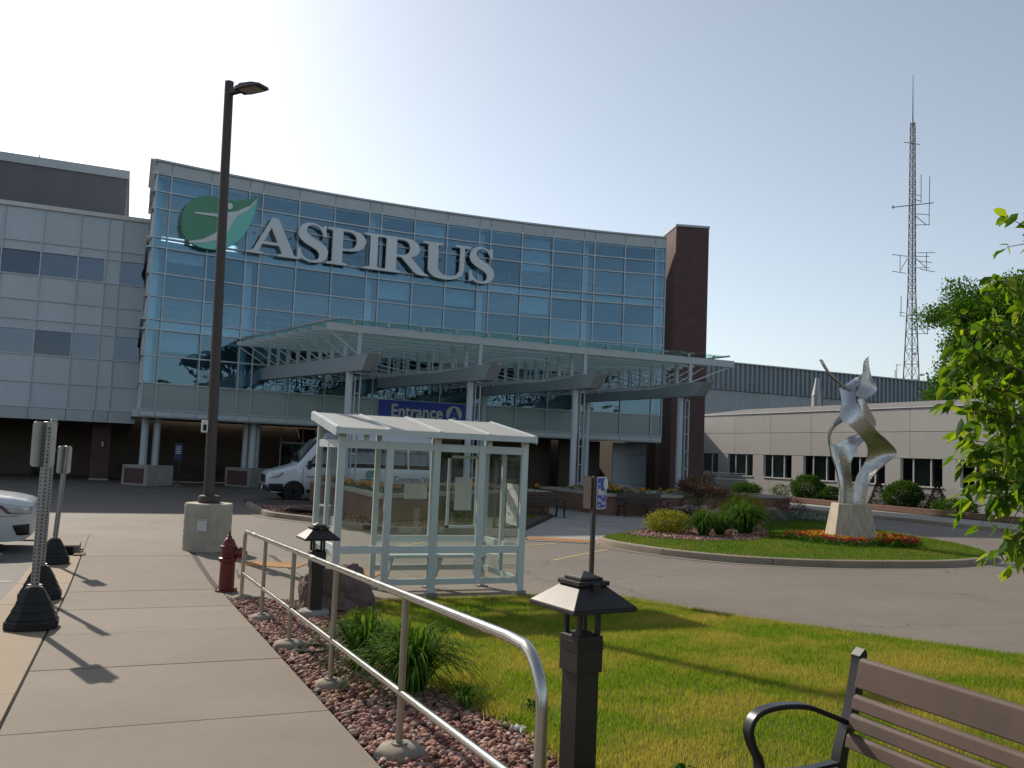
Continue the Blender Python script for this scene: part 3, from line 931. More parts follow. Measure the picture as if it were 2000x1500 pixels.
hall = thing('glass_hall', 'three-storey concave glass curtain-wall entrance hall with grey metal coping', 'building', (13, 45, ZG))
_bx = {}
def boxmesh(w, d, h, mat, bev=0):
    k = (round(w, 3), round(d, 3), round(h, 3), mat.name)
    if k not in _bx:
        m = MB().box(-w / 2, w / 2, -d / 2, d / 2, 0, h)
        _bx[k] = mesh_data('part', m.v, m.f, mat)
    return _bx[k]
def strip(parent, name, z0, z1, d0, d1, mat, a0=0.0, a1=None, n=40):
    a1 = ATOT if a1 is None else a1
    rings = []
    for a in np.linspace(a0, a1, n):
        p0, p1 = arc(a, d0)[0], arc(a, d1)[0]
        rings.append([p0 + V3(0, 0, z0), p1 + V3(0, 0, z0), p1 + V3(0, 0, z1), p0 + V3(0, 0, z1)])
    return MB().loft(rings).build(name, mat, parent)
for i, w in enumerate(BAYS):
    a = (AM[i] + AM[i + 1]) / 2
    p = arc(a)[0]
    for j in range(len(ROWS) - 1):
        h = ROWS[j] - ROWS[j + 1]
        place('pane', boxmesh(w - .05, .02, h - .05, MT['facade_glass']), hall, (p[0], p[1], ROWS[j + 1] + .025), (random.uniform(-.006, .006), 0, arc_rot(a) + random.uniform(-.006, .006)))
    place('spandrel_panel', boxmesh(w - .04, .03, 1.13, MT['panel_teal']), hall, (p[0], p[1], 2.89), (0, 0, arc_rot(a)))
    place('coping_panel', boxmesh(w - .025, .05, .50, MT['grey_metal']), hall, (*arc(a, .05)[0][:2], 13.66), (0, 0, arc_rot(a)))
    place('soffit_panel', boxmesh(w - .025, .06, .22, MT['alu']), hall, (*arc(a, .07)[0][:2], 2.56), (0, 0, arc_rot(a)))
for a in AM:
    p, t, n = arc(min(max(a, .03), ATOT - .03), .02)
    place('mullion', boxmesh(.055, .14, 10.95, MT['alu']), hall, (p[0], p[1], 2.80), (0, 0, arc_rot(a)))
for z in ROWS + [2.85]:
    strip(hall, 'transom', z - .03, z + .03, -.05, .105 if z in (10.68, 10.23, 6.93, 6.48) else .085, MT['alu'])
strip(hall, 'coping_cap', 14.17, 14.26, -.35, .16, MT['grey_metal'], -.12)
strip(hall, 'coping_band', 13.5, 14.17, -.3, .0, MT['grey_metal'])
strip(hall, 'soffit_band', 2.5, 2.85, -.28, .02, MT['grey_metal'])
# return face on the left, running back to the office wing
RX, RY0, RY1 = .47, 42.86, 47.3
ys_ret = [RY0, RY0 + .65, RY0 + 2.55, RY1]
for i in range(3):
    y0, y1 = ys_ret[i], ys_ret[i + 1]
    for j in range(len(ROWS) - 1):
        place('pane', boxmesh(y1 - y0 - .05, .02, ROWS[j] - ROWS[j + 1] - .05, MT['facade_glass']), hall, (RX, (y0 + y1) / 2, ROWS[j + 1] + .025), (0, 0, R(90)))
    place('spandrel_panel', boxmesh(y1 - y0 - .04, .03, 1.13, MT['panel_white']), hall, (RX, (y0 + y1) / 2, 2.89), (0, 0, R(90)))
    place('mullion', boxmesh(.055, .14, 10.95, MT['alu']), hall, (RX - .02, y1 if i < 2 else y1 - .1, 2.80), (0, 0, R(90)))
for z in ROWS + [2.85]:
    big = z in (10.68, 10.23, 6.93, 6.48, 13.62, 12.82)
    MB().box(RX - (.22 if big else .12), RX + .04, RY0 - (.16 if big else .08), RY1, z - .03, z + .03).build('transom', MT['alu'], hall)
MB().box(RX - .05, RX + .05, RY0, RY1, 13.66, 14.17).build('coping_band', MT['white_trim'], hall)
MB().box(RX - .3, RX + .35, RY0 - .2, RY1 + .2, 14.172, 14.262).build('coping_cap', MT['grey_metal'], hall)
MB().box(RX - .3, RX + .3, RY0 - .1, RY1, 2.50, 2.82).build('soffit_band', MT['grey_metal'], hall)
# inside: floors, columns, rear wall, balustrades
def inner(name, z0, z1, off, depth_y, mat, a0=.3, a1=None):
    rings = []
    for a in np.linspace(a0, ATOT - .2 if a1 is None else a1, 24):
        p = arc(a, off)[0]
        rings.append([(p[0], p[1], z0), (p[0], depth_y, z0), (p[0], depth_y, z1), (p[0], p[1], z1)])
    return MB().loft(rings).build(name, mat, hall)
inner('floor_slab', 10.28, 10.62, -.25, 52.9, MT['inner_floor'])
inner('floor_slab', 6.52, 6.88, -.25, 52.9, MT['inner_floor'])
inner('floor_slab', 2.6, 2.82, -.3, 53.9, MT['soffit'])
inner('roof_slab', 13.66, 14.0, -.3, 53.2, MT['inner_wall'], 0.2)
m = MB()
m.box(5.2, 27.75, 53.0, 53.2, 2.8, 13.75).box(.5, 5.2, 53.0, 53.2, 2.8, 11.3).box(.5, 5.2, 53.0, 53.2, 13.0, 13.75).box(2.3, 2.6, 53.0, 53.2, 11.3, 13.0).box(.5, 5.2, 53.02, 53.18, 12.1, 12.3)
m.build('rear_wall', MT['inner_wall'], hall)
MB().box(.45, .6, 47.5, 53.0, 2.8, 11.0).build('side_wall', MT['inner_wall'], hall)
MB().box(27.45, 27.75, 42.3, 53.05, 2.8, 13.75).build('side_wall', MT['inner_wall'], hall)
for i in [0, 3, 7, 11, 15, 18]:
    p = arc((AM[i] + AM[i + 1]) / 2, -.75)[0]
    MB().cyl((p[0], p[1], 2.8), (p[0], p[1], 13.7), .23, n=20).build('column', MT['inner_col'], hall, smooth=40)
for zf in (10.62, 6.88):
    rl = [arc(a, -1.5)[0] for a in np.linspace(.5, ATOT - .5, 30)]
    m = MB()
    for hgt in (.35, .7, 1.05): m.tube([p + V3(0, 0, zf + hgt) for p in rl], .022, 6)
    for p in rl[::2]: m.cyl(p + V3(0, 0, zf), p + V3(0, 0, zf + 1.05), .025, n=6)
    m.build('balustrade', MT['alu'], hall)
for (x0, x1, y, z0, z1) in [(6, 9, 49, 6.88, 9.6), (12, 16.5, 50, 6.88, 9.4), (20, 23, 48.5, 6.88, 9.7), (8, 12, 50, 2.82, 5.6), (15, 19, 49, 2.82, 5.8), (22, 25, 49.5, 10.62, 12.8), (9, 13, 50.5, 10.62, 12.9)]:
    MB().box(x0, x1, y, y + .2, z0, z1).build('partition', MT['dark_wall'], hall)
rb = random.Random(5)
for i in range(1, len(BAYS) - 1):                    # roller blinds part way down behind some panes
    if BAYS[i] < 1 or rb.random() < .45: continue
    for j, zt in ((3, 10.2), (7, 6.45), (0, 13.55)):
        if rb.random() < .5: continue
        a = (AM[i] + AM[i + 1]) / 2
        hb = rb.choice((.5, .9, 1.3, 1.9))
        p = arc(a, -.28)[0]
        place('blind', boxmesh(BAYS[i] - .12, .01, hb, MT['inner_wall']), hall, (p[0], p[1], zt - hb), (0, 0, arc_rot(a)))
# undercroft at ground level
und = thing('undercroft', 'shaded covered drop-off behind the columns under the buildings', 'porch', (6, 53, ZG))
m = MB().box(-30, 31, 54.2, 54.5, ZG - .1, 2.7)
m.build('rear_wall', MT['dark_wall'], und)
MB().box(-30, .4, 47.45, 54.3, 2.28, 2.6).build('ceiling', MT['soffit'], und)
for x0, x1 in [(-7.6, -6.9), (-4.5, -3.6)]:
    MB().box(x0, x1, 53.9, 54.2, ZG, 1.9).build('door', MT['window_glass'], und)
for (x, y, w, d) in [(-1.1, 49.3, .85, .85), (9.9, 53.4, .9, .9), (20.5, 52.5, 1.6, .9)]:
    MB().box(x - w / 2, x + w / 2, y - d / 2, y + d / 2, ZG + .08, 2.5).build('brick_pier', MT['brick'], und)
    MB().box(x - w / 2 - .02, x + w / 2 + .02, y - d / 2 - .02, y + d / 2 + .02, ZG, ZG + .08).build('pier_base', MT['cap_stone'], und)
MB().box(-1.06, -.98, 48.78, 48.87, 1.05, 1.3).build('wall_lamp', MT['white_trim'], und, bevel=.02)
m = MB()
for i in range(5): m.box(8.2 + i * 1.25, 8.26 + i * 1.25, 51.95, 52.05, ZG, 2.5)
m.box(8.2, 13.3, 51.94, 52.06, 1.6, 1.7).build_each('door_frame', MT['alu'], und)
for i in range(4): MB().box(8.27 + i * 1.25, 9.44 + i * 1.25, 51.99, 52.01, ZG, 1.6).build('door_pane', MT['window_glass'], und)
for x, z0, z1 in [(26.15, ZG + .65, 1.75), (27.3, ZG + .65, 1.75), (26.15, 1.77, 2.45), (27.3, 1.77, 2.45), (26.15, ZG + .1, ZG + .63), (27.3, ZG + .1, ZG + .63)]:
    MB().box(x, x + 1.13, 44.9, 45.0, z0, z1).build('wall_panel', MT['panel_white'], und)
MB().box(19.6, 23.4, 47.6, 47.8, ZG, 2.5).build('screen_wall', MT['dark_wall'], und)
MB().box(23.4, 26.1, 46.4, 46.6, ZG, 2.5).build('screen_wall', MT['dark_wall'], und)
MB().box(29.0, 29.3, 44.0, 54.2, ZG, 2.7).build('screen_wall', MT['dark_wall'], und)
# paired round columns on plinths
for k, (x, y, sx) in enumerate([(1.1, 44.5, 1), (5.75, 45.3, 1)]):
    lab = ['pair of round grey columns on a concrete plinth under the hall corner', 'pair of round grey columns on a concrete plinth behind the lamp post'][k]
    t = thing('column_pair', lab, 'columns', (x, y, ZG), 'column pairs of the drop-off')
    MB().box(x - .75, x + .75, y - .8, y + .9, ZG, ZG + .95).build('plinth', MT['concrete_grey'], t, bevel=.03)
    MB().box(x - .775, x - .745, y - .6, y + .7, ZG + .12, ZG + .8).build('brick_inset', MT['brick'], t)
    for dx, dy in ((-.28, .1), (.22, -.1)):
        MB().lathe([(.17, .95), (.17, 2.3), (.175, 2.3), (.175, 2.32), (.17, 2.32), (.17, 3.2)], (x + dx, y + dy, ZG), 20).build('column', MT['alu'], t, smooth=40)
    t.rotation_euler.z = R(38)

# ================================================================= BRICK TOWER
ca, sa = math.cos(R(-17)), math.sin(R(-17))
tw = thing('brick_tower', 'dark red brick stair tower at the right end of the glass hall', 'tower', (28.8, 42.5, ZG))
def rp(u, w): return (27.86 + u * ca - w * sa, 41.55 + u * sa + w * ca)
MB().prism([rp(0, 0), rp(1.92, 0), rp(1.92, 3.0), rp(0, 3.0)], ZG, 14.85).build('shaft', MT['brick'], tw)
MB().prism([rp(-.04, -.04), rp(1.96, -.04), rp(1.96, 3.04), rp(-.04, 3.04)], 14.85, 14.97).build('coping', MT['grey_metal'], tw)

# ================================================================= OFFICE WING (left)
wing = thing('office_wing', 'pale panel office wing with two bands of blue windows, beside the glass hall', 'building', (-6, 47.3, 2.2))
XM = [-16.3, -14.65, -13.0, -11.35, -9.7, -9.05, -7.6, -5.95, -4.3, -2.7, -1.5, -.85, .40]
ZR = [12.3, 10.7, 10.25, 9.07, 7.9, 6.97, 6.5, 5.3, 4.0, 2.82]
WY = 47.3
for i in range(len(XM) - 1):
    x0, x1 = XM[i], XM[i + 1]
    for j in range(len(ZR) - 1):
        win = j in (2, 6) and (x1 - x0) > .8
        place('window' if win else 'panel', boxmesh(x1 - x0 - .05, .02, ZR[j] - ZR[j + 1] - .05, MT['wing_window'] if win else MT['panel_white']), wing, ((x0 + x1) / 2, WY + (.02 if win else 0), ZR[j + 1] + .025), (random.uniform(-.003, .003), 0, random.uniform(-.004, .004)))
    MB().box(x0 + .012, x1 - .012, WY - .05, WY + .05, 2.24, 2.78).build('fascia_panel', MT['grey_metal'], wing)
for x in XM: MB().box(x - .03, x + .03, WY - .09, WY + .03, 2.8, 12.3).build('mullion', MT['alu'], wing)
for z in ZR: MB().box(XM[0], XM[-1], WY - .075, WY + .03, z - .028, z + .028).build('transom', MT['alu'], wing)
MB().box(XM[0], XM[-1] + .1, WY - .14, WY + .4, 12.3, 12.5).build('coping', MT['white_trim'], wing)
MB().box(XM[0], .38, WY + .3, WY + .5, 2.3, 12.3).box(XM[0], .38, WY + .5, 56, 12.1, 12.3).build('rear_wall', MT['dark_wall'], wing)
ph = thing('roof_penthouse', 'dark brown windowless penthouse block above the office wing roof', 'building', (-10, 56, 12.3))
MB().box(-32, -.95, 56, 66, 11.8, 16.75).build('wall', MT['penthouse'], ph)
MB().box(-32.1, -.85, 55.9, 66.1, 16.75, 17.25).build('coping', MT['grey_metal'], ph)
MB().cyl((-5.7, 57, 17.2), (-5.7, 57, 17.7), .03, n=8).build('vent_pipe', MT['galv'], ph)

# ================================================================= LOW BEIGE WING (right)
lw = thing('low_wing', 'single-storey beige panel wing with square dark windows behind the shrubs', 'building', (44, 40, ZG))
WX = 39.0
ysj = [12.6 + 3.77 * i for i in range(11)] + [54.6]
wins = [(y - .0, y + 2.72) for y in [33.13 - 3.79 * 4, 33.13 - 3.79 * 3, 33.13 - 3.79 * 2, 33.13 - 3.79, 33.13, 36.92, 40.70, 44.47, 48.27, 52.1]]
ZJ = [ZG, .74, 2.2, 3.65, 4.93]
g = .012
for i in range(len(ysj) - 1):
    y0, y1 = ysj[i], ysj[i + 1]
    for (z0, z1) in [(3.65, 4.93), (2.2, 3.65)]:
        MB().box(WX, WX + .12, y0 + g, y1 - g, z0 + g, z1 - g).build('panel', MT['beige'], lw)
    MB().box(WX, WX + .12, y0 + g, y1 - g, ZG, .74 - g * 0).build('panel', MT['beige'], lw)
edges = sorted([12.6] + [e for w_ in wins for e in w_] + [54.6])
for i in range(0, len(edges) - 1, 2):
    cuts = [edges[i]] + [y for y in ysj if edges[i] + .05 < y < edges[i + 1] - .05] + [edges[i + 1]]
    for q in range(len(cuts) - 1):
        MB().box(WX, WX + .12, cuts[q] + (g if q else 0), cuts[q + 1] - (g if q < len(cuts) - 2 else 0), .74, 2.2 - g).build('panel', MT['beige'], lw)
MB().box(WX + .1, WX + .2, 12.6, 54.6, ZG, .73).box(WX + .1, WX + .2, 12.6, 54.6, 2.22, 4.9).build('backing', MT['joint_dark'], lw)
for (y0, y1) in wins:
    wnd = MB().box(WX + .13, WX + .15, y0, y1, .76, 2.18).build('window', MT['window_glass'], lw)
    m = MB()
    for yy in (y0 + .02, y0 + .78, y1 - .80, y1 - .02): m.box(WX + .07, WX + .16, yy - .03, yy + .03, .76, 2.18)
    m.build_each('frame_bar', MT['white_trim'], wnd)
    MB().box(WX - .05, WX + .13, y0 - .02, y1 + .02, .68, .75).build('sill', MT['white_trim'], wnd)
    bl = MB().box(WX + .3, WX + .32, y0 + .75, y1 - .8, .76, 2.18).build('blind', MT['inner_blind'], wnd)
MB().box(WX + .9, WX + 1.0, 12.6, 54.6, ZG, 4.5).build('room_wall', MT['joint_dark'], lw)
MB().box(WX - .05, WX + .3, 12.5, 54.7, 4.95, 5.02).build('eaves_trim', MT['white_trim'], lw)
MB().add([(WX - .02, 12.5, 5.03), (WX - .02, 54.7, 5.03), (WX + 4.5, 54.7, 5.72), (WX + 4.5, 12.5, 5.72), (WX + 14, 54.7, 5.75), (WX + 14, 12.5, 5.75)], [(0, 1, 2, 3), (3, 2, 4, 5)]).build('roof', MT['roof_felt'], lw)
MB().box(WX + .2, WX + 14, 54.4, 54.6, ZG, 5.0).box(WX + .2, WX + 14, 12.6, 12.8, ZG, 5.0).build('end_wall', MT['beige'], lw)
MB().box(29.0, 38.9, 54.9, 61, ZG, 4.5).build('link_block', MT['beige'], lw)
st = thing('flue_stack', 'tapered grey metal flue rising behind the beige wing roof', 'flue', (46.7, 50.6, 5.6))
MB().lathe([(.42, 5.5), (.42, 6.75), (.46, 6.75), (.46, 6.82), (.40, 6.82), (.2, 7.9), (.19, 8.1)], (46.7, 50.6, 0), 18).build('stack', MT['galv'], st, smooth=40)
# low retaining edge and rail of the wing bed
tag(MB().box(34.3, 34.55, 14, 41, ZG, ZG + .42).build('bed_wall', MT['brick_tan'], bevel=.01), 'low brick retaining edge of the shrub bed along the beige wing', 'wall')
t = thing('step_rail', 'thin grey handrail by the wall beside the bronze-leaved tree', 'handrail', (36, 50, ZG))
m = MB()
for p in [(35.2, 49.6), (36.6, 48.8), (38.2, 47.9)]: m.cyl((*p, ZG), (*p, ZG + 1.55), .025, n=8)
m.build_each('post', MT['alu'], t)
for z in (1.5, 1.1): MB().tube([(35.2, 49.6, ZG + z), (36.6, 48.8, ZG + z), (38.2, 47.9, ZG + z)], .025, 8).build('rail', MT['alu'], t)

# ================================================================= CORRUGATED HALL (behind)
ch = thing('corrugated_hall', 'large blue-grey corrugated metal hall rising behind the beige wing', 'building', (75, 75, ZG))
def corr(x0, x1, y, z0, z1, pitch, depth):
    n = int((x1 - x0) / pitch)
    v, f = [], []
    for i in range(n):
        a = x0 + i * pitch
        for dx, dy in ((0, 0), (.5, 0), (.62, -depth), (.88, -depth)):
            v += [(a + dx * pitch, y + dy, z0), (a + dx * pitch, y + dy, z1)]
    for i in range(len(v) // 2 - 1): f.append((2 * i, 2 * i + 2, 2 * i + 3, 2 * i + 1))
    m = MB()
    m.add(v, f)
    return m
corr(46, 125, 75, 9.15, 12.0, .62, .20).build('upper_cladding', MT['corrugated'], ch)
corr(46, 125, 75.1, ZG, 9.1, .31, .05).build('lower_cladding', MT['corrugated_low'], ch)
MB().box(46, 125, 74.7, 75.3, 12.0, 12.12).build('coping', MT['grey_metal'], ch)
MB().box(46, 125, 75.3, 110, ZG, 11.8).build('core', MT['corrugated_low'], ch)
# ================================================================= CANOPY
can = thing('entrance_canopy', 'long steel and glass canopy on four beams in front of the entrance', 'canopy', (14, 39, ZG))
FC = [(7.76, 33.6), (12.8, 33.7), (17.6, 33.6), (22.85, 33.4)]
BC = [(5.75, 44.9), (11.75, 44.7), (17.4, 43.7), (23.3, 43.0)]
def zb(y): return 4.60 - (44.5 - y) * .0165     # underside of the beams
GM, AL = MT['grey_metal'], MT['alu']
for k in range(4):
    f, b = V3(*FC[k], 0), V3(*BC[k], 0)
    d = nrm(f - b)
    s = V3(-d[1], d[0], 0)
    if s[0] < 0: s = -s
    bk, tp, bt = b - d * .5, f + d * 2.15, f + d * 1.55
    w = .24
    ring = lambda p, q: None
    H = .58
    A_, B_ = bk, bt
    rings = []
    for (lo, hi, ww) in ((bk, bk, w), (f - d * .2, f - d * .2, w), (bt, tp, w)):
        rings.append([lo - s * ww * .8 + V3(0, 0, zb(lo[1])), lo + s * ww * .8 + V3(0, 0, zb(lo[1])), hi + s * ww + V3(0, 0, zb(lo[1]) + H), hi - s * ww + V3(0, 0, zb(lo[1]) + H)])
    MB().loft(rings).build('beam', GM, can)
    # end fin turned up at the tip
    MB().extr([bt + s * .22 - d * .9 + V3(0, 0, zb(34) - .06), bt + s * .22 + d * .05 + V3(0, 0, zb(34) - .02), tp + s * .22 + d * .12 + V3(0, 0, zb(34) + H + .07), tp + s * .22 - d * .05 + V3(0, 0, zb(34) + H + .07)], s * .10).build('end_fin', GM, can)
    base = .33 if k > 0 else .3
    zb0 = ZG + .86 - .08 * (k == 2) - .10 * (k == 3)
    fc = MB().cyl((f[0], f[1], zb0), (f[0], f[1], zb(f[1])), .14, n=20).build('front_column', AL, can, smooth=40)
    MB().cyl((f[0], f[1], zb0), (f[0], f[1], zb0 + .12), .30, n=20).build('base_pad', MT['cap_stone'], fc, smooth=40)
    g0 = f + s * .34
    m = MB()
    for o in (-.10, .10): m.box(g0[0] + o - .018, g0[0] + o + .018, g0[1] - .06, g0[1] + .06, zb0, zb(f[1]) - .15)
    for i in range(6): m.box(g0[0] - .1, g0[0] + .1, g0[1] - .03, g0[1] + .03, zb0 + .25 + i * .78, zb0 + .29 + i * .78)
    m.build_each('ladder_bar', AL, can)
    MB().cyl((b[0], b[1], ZG), (b[0], b[1], zb(b[1])), .17, n=20).build('rear_column', AL, can, smooth=40)
NP = 10
def beam_pt(k, u):                      # u 0 at the front tip, 1 at the rear
    f, b = V3(*FC[k], 0), V3(*BC[k], 0)
    d = nrm(f - b)
    return (f + d * .75) * (1 - u) + (b + d * .35) * u
def zp(y): return 6.06 - (44.5 - y) * .0165 - .0     # underside of the purlins
for i in range(NP):
    u = i / (NP - 1)
    P = [beam_pt(k, u) for k in range(4)]
    e0 = P[0] + (P[0] - P[1]) * .26
    e1 = P[3] + (P[3] - P[2]) * (.44 if i == 0 else .30)
    hgt, wd = (.30, .16) if i == 0 else (.18, .08)
    line = [e0] + P + [e1]
    for q in range(5):
        a, b = line[q], line[q + 1]
        za, zb_ = zp(a[1]) + (0 if i == 0 else .08), zp(b[1]) + (0 if i == 0 else .08)
        MB().bar(a + V3(0, 0, za + hgt / 2), b + V3(0, 0, zb_ + hgt / 2), wd, hgt).build('purlin', GM, can)
    for k in range(4):
        p = P[k]
        MB().box(p[0] - .075, p[0] + .075, p[1] - .06, p[1] + .06, zb(p[1]) + .50, zp(p[1]) + .10).build('upright', GM, can)
    m = MB()
    m.bar(e0 * .9 + P[0] * .1 + V3(0, 0, zp(e0[1])), P[0] + V3(0, 0, zb(P[0][1]) + .62), .05, .05)
    m.bar(e1 * .9 + P[3] * .1 + V3(0, 0, zp(e1[1])), P[3] + V3(0, 0, zb(P[3][1]) + .62), .05, .05)
    m.build_each('brace', GM, can)
    # lens-shaped trusses between the beams
    for k in range(3):
        a, b = P[k], P[k + 1]
        zt = (zb(a[1]) + .66)
        X = lambda t: a * (1 - t) + b * t
        top = [(0, .0), (.17, .30), (.36, .42), (.60, .41), (.80, .25), (1, .0)]
        bot = [(0, .0), (.17, -.36), (.36, -.50), (.60, -.48), (.80, -.26), (1, .0)]
        m = MB()
        for ln in (top, bot):
            for q in range(5):
                p0, p1 = X(ln[q][0]), X(ln[q + 1][0])
                m.bar(p0 + V3(0, 0, zt + ln[q][1]), p1 + V3(0, 0, zt + ln[q + 1][1]), .032, .034)
        for q in (1, 2, 3, 4):
            m.bar(X(top[q][0]) + V3(0, 0, zt + bot[q][1]), X(top[q][0]) + V3(0, 0, zt + top[q][1]), .036, .036, up=(0, 1, 0))
        m.build('truss', MT['truss_grey'], can)
# glass roof: panes on spider clips
c00 = beam_pt(0, -.03) + (beam_pt(0, 0) - beam_pt(1, 0)) * .20
c01 = beam_pt(0, 1.03) + (beam_pt(0, 1) - beam_pt(1, 1)) * .20
c10 = beam_pt(3, -.03) + (beam_pt(3, 0) - beam_pt(2, 0)) * .36
c11 = beam_pt(3, 1.03) + (beam_pt(3, 1) - beam_pt(2, 1)) * .24
def GP(a, b): return (c00 * (1 - a) + c10 * a) * (1 - b) + (c01 * (1 - a) + c11 * a) * b
NA, NB = 13, 5
clips = MB()
for i in range(NA):
    for j in range(NB):
        q = [GP((i + e) / NA, (j + g_) / NB) for e, g_ in ((.008, .012), (.992, .012), (.992, .988), (.008, .988))]
        zz = lambda p: zp(p[1]) + .46 + .06 * 0
        MB().loft([[p + V3(0, 0, zz(p)) for p in q], [p + V3(0, 0, zz(p) + .02) for p in q]]).build('glass_pane', MT['canopy_glass'], can)
        if j == 0:
            p = GP((i + .5) / NA, .02)
            clips.obox(p + V3(0, 0, zp(p[1]) + .38), (.05, 0, 0), (0, .05, 0), (0, 0, .07))
            clips.bar(p + V3(-.32, 0, zp(p[1]) + .44), p + V3(.32, 0, zp(p[1]) + .44), .02, .02)
clips.build_each('glass_clip', MT['galv'], can)
MB().bar(c00 + V3(0, 0, zp(c00[1]) + .47), c01 + V3(0, 0, zp(c01[1]) + .47), .09, .09).build('edge_rail', GM, can)
MB().bar(c10 + V3(0, 0, zp(c10[1]) + .47), c11 + V3(0, 0, zp(c11[1]) + .47), .06, .07).build('edge_rail', GM, can)
# lights hung under the canopy
for k in range(3):
    for u in (.35, .6, .85):
        p = (beam_pt(k, u) + beam_pt(k + 1, u)) / 2
        MB().cyl(p + V3(0, 0, 4.55), p + V3(0, 0, 4.75), .09, n=12).build('downlight', MT['galv'], can)

# ================================================================= SIGNS ON THE BUILDING
Z0, CAP = 10.58, 1.90
GL = {
 'A': [[(0, 0), (.34, 0), (.34, .07), (.25, .10), (.305, .265), (.615, .265), (.68, .10), (.59, .07), (.59, 0), (1, 0), (1, .07), (.93, .10), (.585, 1), (.46, 1), (.135, .14), (.09, .09), (0, .07)], [(.345, .36), (.58, .36), (.46, .70)]],
 'P': [[(0, 0), (.54, 0), (.54, .07), (.41, .10), (.41, .40), (.62, .40), (.80, .44), (.93, .53), (1, .70), (.95, .86), (.82, .96), (.62, 1), (0, 1), (0, .93), (.13, .90), (.13, .10), (0, .07)], [(.41, .48), (.56, .48), (.66, .52), (.725, .60), (.74, .70), (.72, .81), (.65, .89), (.55, .92), (.41, .92)]],
 'I': [[(0, 0), (1, 0), (1, .07), (.70, .10), (.70, .90), (1, .93), (1, 1), (0, 1), (0, .93), (.30, .90), (.30, .10), (0, .07)]],
 'R': [[(0, 0), (.43, 0), (.43, .07), (.33, .10), (.33, .44), (.42, .44), (.68, .09), (.76, .02), (.86, 0), (1, 0), (1, .06), (.93, .09), (.88, .14), (.64, .47), (.74, .53), (.80, .62), (.81, .75), (.76, .88), (.65, .97), (.50, 1), (0, 1), (0, .93), (.10, .90), (.10, .10), (0, .07)], [(.33, .52), (.45, .52), (.53, .56), (.58, .63), (.59, .73), (.57, .83), (.51, .90), (.43, .92), (.33, .92)]],
 'U': [[(0, 1), (.43, 1), (.43, .93), (.33, .90), (.33, .34), (.35, .22), (.41, .14), (.52, .10), (.63, .11), (.71, .17), (.76, .28), (.765, .90), (.66, .93), (.66, 1), (1, 1), (1, .93), (.875, .90), (.87, .28), (.83, .14), (.74, .04), (.60, -.02), (.44, -.03), (.28, 0), (.17, .08), (.115, .20), (.11, .90), (0, .93)]],
 'S': [[(.90, 1.0), (.90, .68), (.81, .68), (.76, .80), (.69, .89), (.58, .945), (.46, .95), (.36, .915), (.31, .85), (.31, .78), (.37, .71), (.52, .64), (.74, .55), (.90, .45), (.98, .33), (.975, .20), (.91, .09), (.79, .01), (.62, -.03), (.46, -.03), (.30, 0), (.17, .05), (.12, 0), (.05, 0), (.05, .34), (.14, .34), (.19, .20), (.28, .10), (.40, .05), (.53, .045), (.64, .08), (.70, .15), (.695, .23), (.63, .30), (.48, .37), (.26, .46), (.11, .56), (.04, .69), (.06, .84), (.15, .95), (.30, 1.02), (.48, 1.03), (.64, 1.0), (.76, .95), (.82, 1.0)]],
}
sg = thing('building_sign', 'large raised grey serif letters spelling ASPIRUS across the glass hall', 'sign', (*arc(10.7, .4)[0][:2], Z0))
for chh, a0, a1 in [('A', 4.17, 6.67), ('S', 6.55, 8.22), ('P', 8.1, 10.13), ('I', 10.0, 11.07), ('R', 10.92, 13.5), ('U', 13.15, 15.83), ('S', 15.68, 17.22)]:
    v, f = curve_mesh([[(x * (a1 - a0), y * CAP) for x, y in sp] for sp in GL[chh]], .12, -.022)
    am = (a0 + a1) / 2
    p, t, n = arc(am, .34)
    v[:, 0] -= (a1 - a0) / 2
    o = vmesh('letter', framed(v, p + V3(0, 0, Z0), t, (0, 0, 1), n), f, MT['letter_grey'], sg)
    o['label'] = 'grey letter ' + chh
for z in (10.45, 11.45):
    m = MB()
    for a in np.linspace(4.6, 16.9, 15):
        m.bar(arc(a, 0)[0] + V3(0, 0, z + .2), arc(a, .36)[0] + V3(0, 0, z + .2), .04, .04)
    m.build_each('bracket', AL, sg)
# leaf emblem: outline drawn in small steps, turned into metres along the curved front
def em(px, py):
    a = 1.16 + (px - 356) * 3.42 / 149
    return (a, 13.3 - (py - (371 + .13 * (px - 356))) * 42.0 / 1720)
lg = thing('leaf_emblem', 'green leaf emblem with a pale reaching figure, left of the big letters', 'sign', (*arc(2.7, .4)[0][:2], 10.5))
leaf = catmull([(505, 390, 0), (480, 396, 0), (445, 399, 0), (412, 392, 0), (385, 395, 0), (365, 409, 0), (356, 432, 0), (357, 458, 0), (367, 478, 0), (388, 491, 0), (420, 497, 0), (447, 492, 0), (470, 478, 0), (487, 455, 0), (498, 425, 0)], 4, True)
teal = [(503, 394), (490, 412), (466, 424), (455, 436), (450, 455), (432, 472), (405, 483), (376, 484), (388, 490.5), (404, 494.5), (420, 496.5), (434, 495), (447, 491.5), (459, 486), (470, 477), (479, 467), (487, 454), (493, 440), (498, 424), (501, 410)]
body = [(505, 390), (488, 408), (462, 420), (440, 424), (425, 427), (378, 425), (378, 428), (425, 433), (436, 438), (432, 452), (420, 466), (398, 477), (372, 481), (372, 485), (402, 484), (428, 477), (447, 462), (455, 443), (463, 430), (485, 417), (498, 402)]
head = [(447 + 6 * math.cos(t), 411 + 6.3 * math.sin(t)) for t in np.linspace(0, 2 * math.pi, 18)[:-1]]
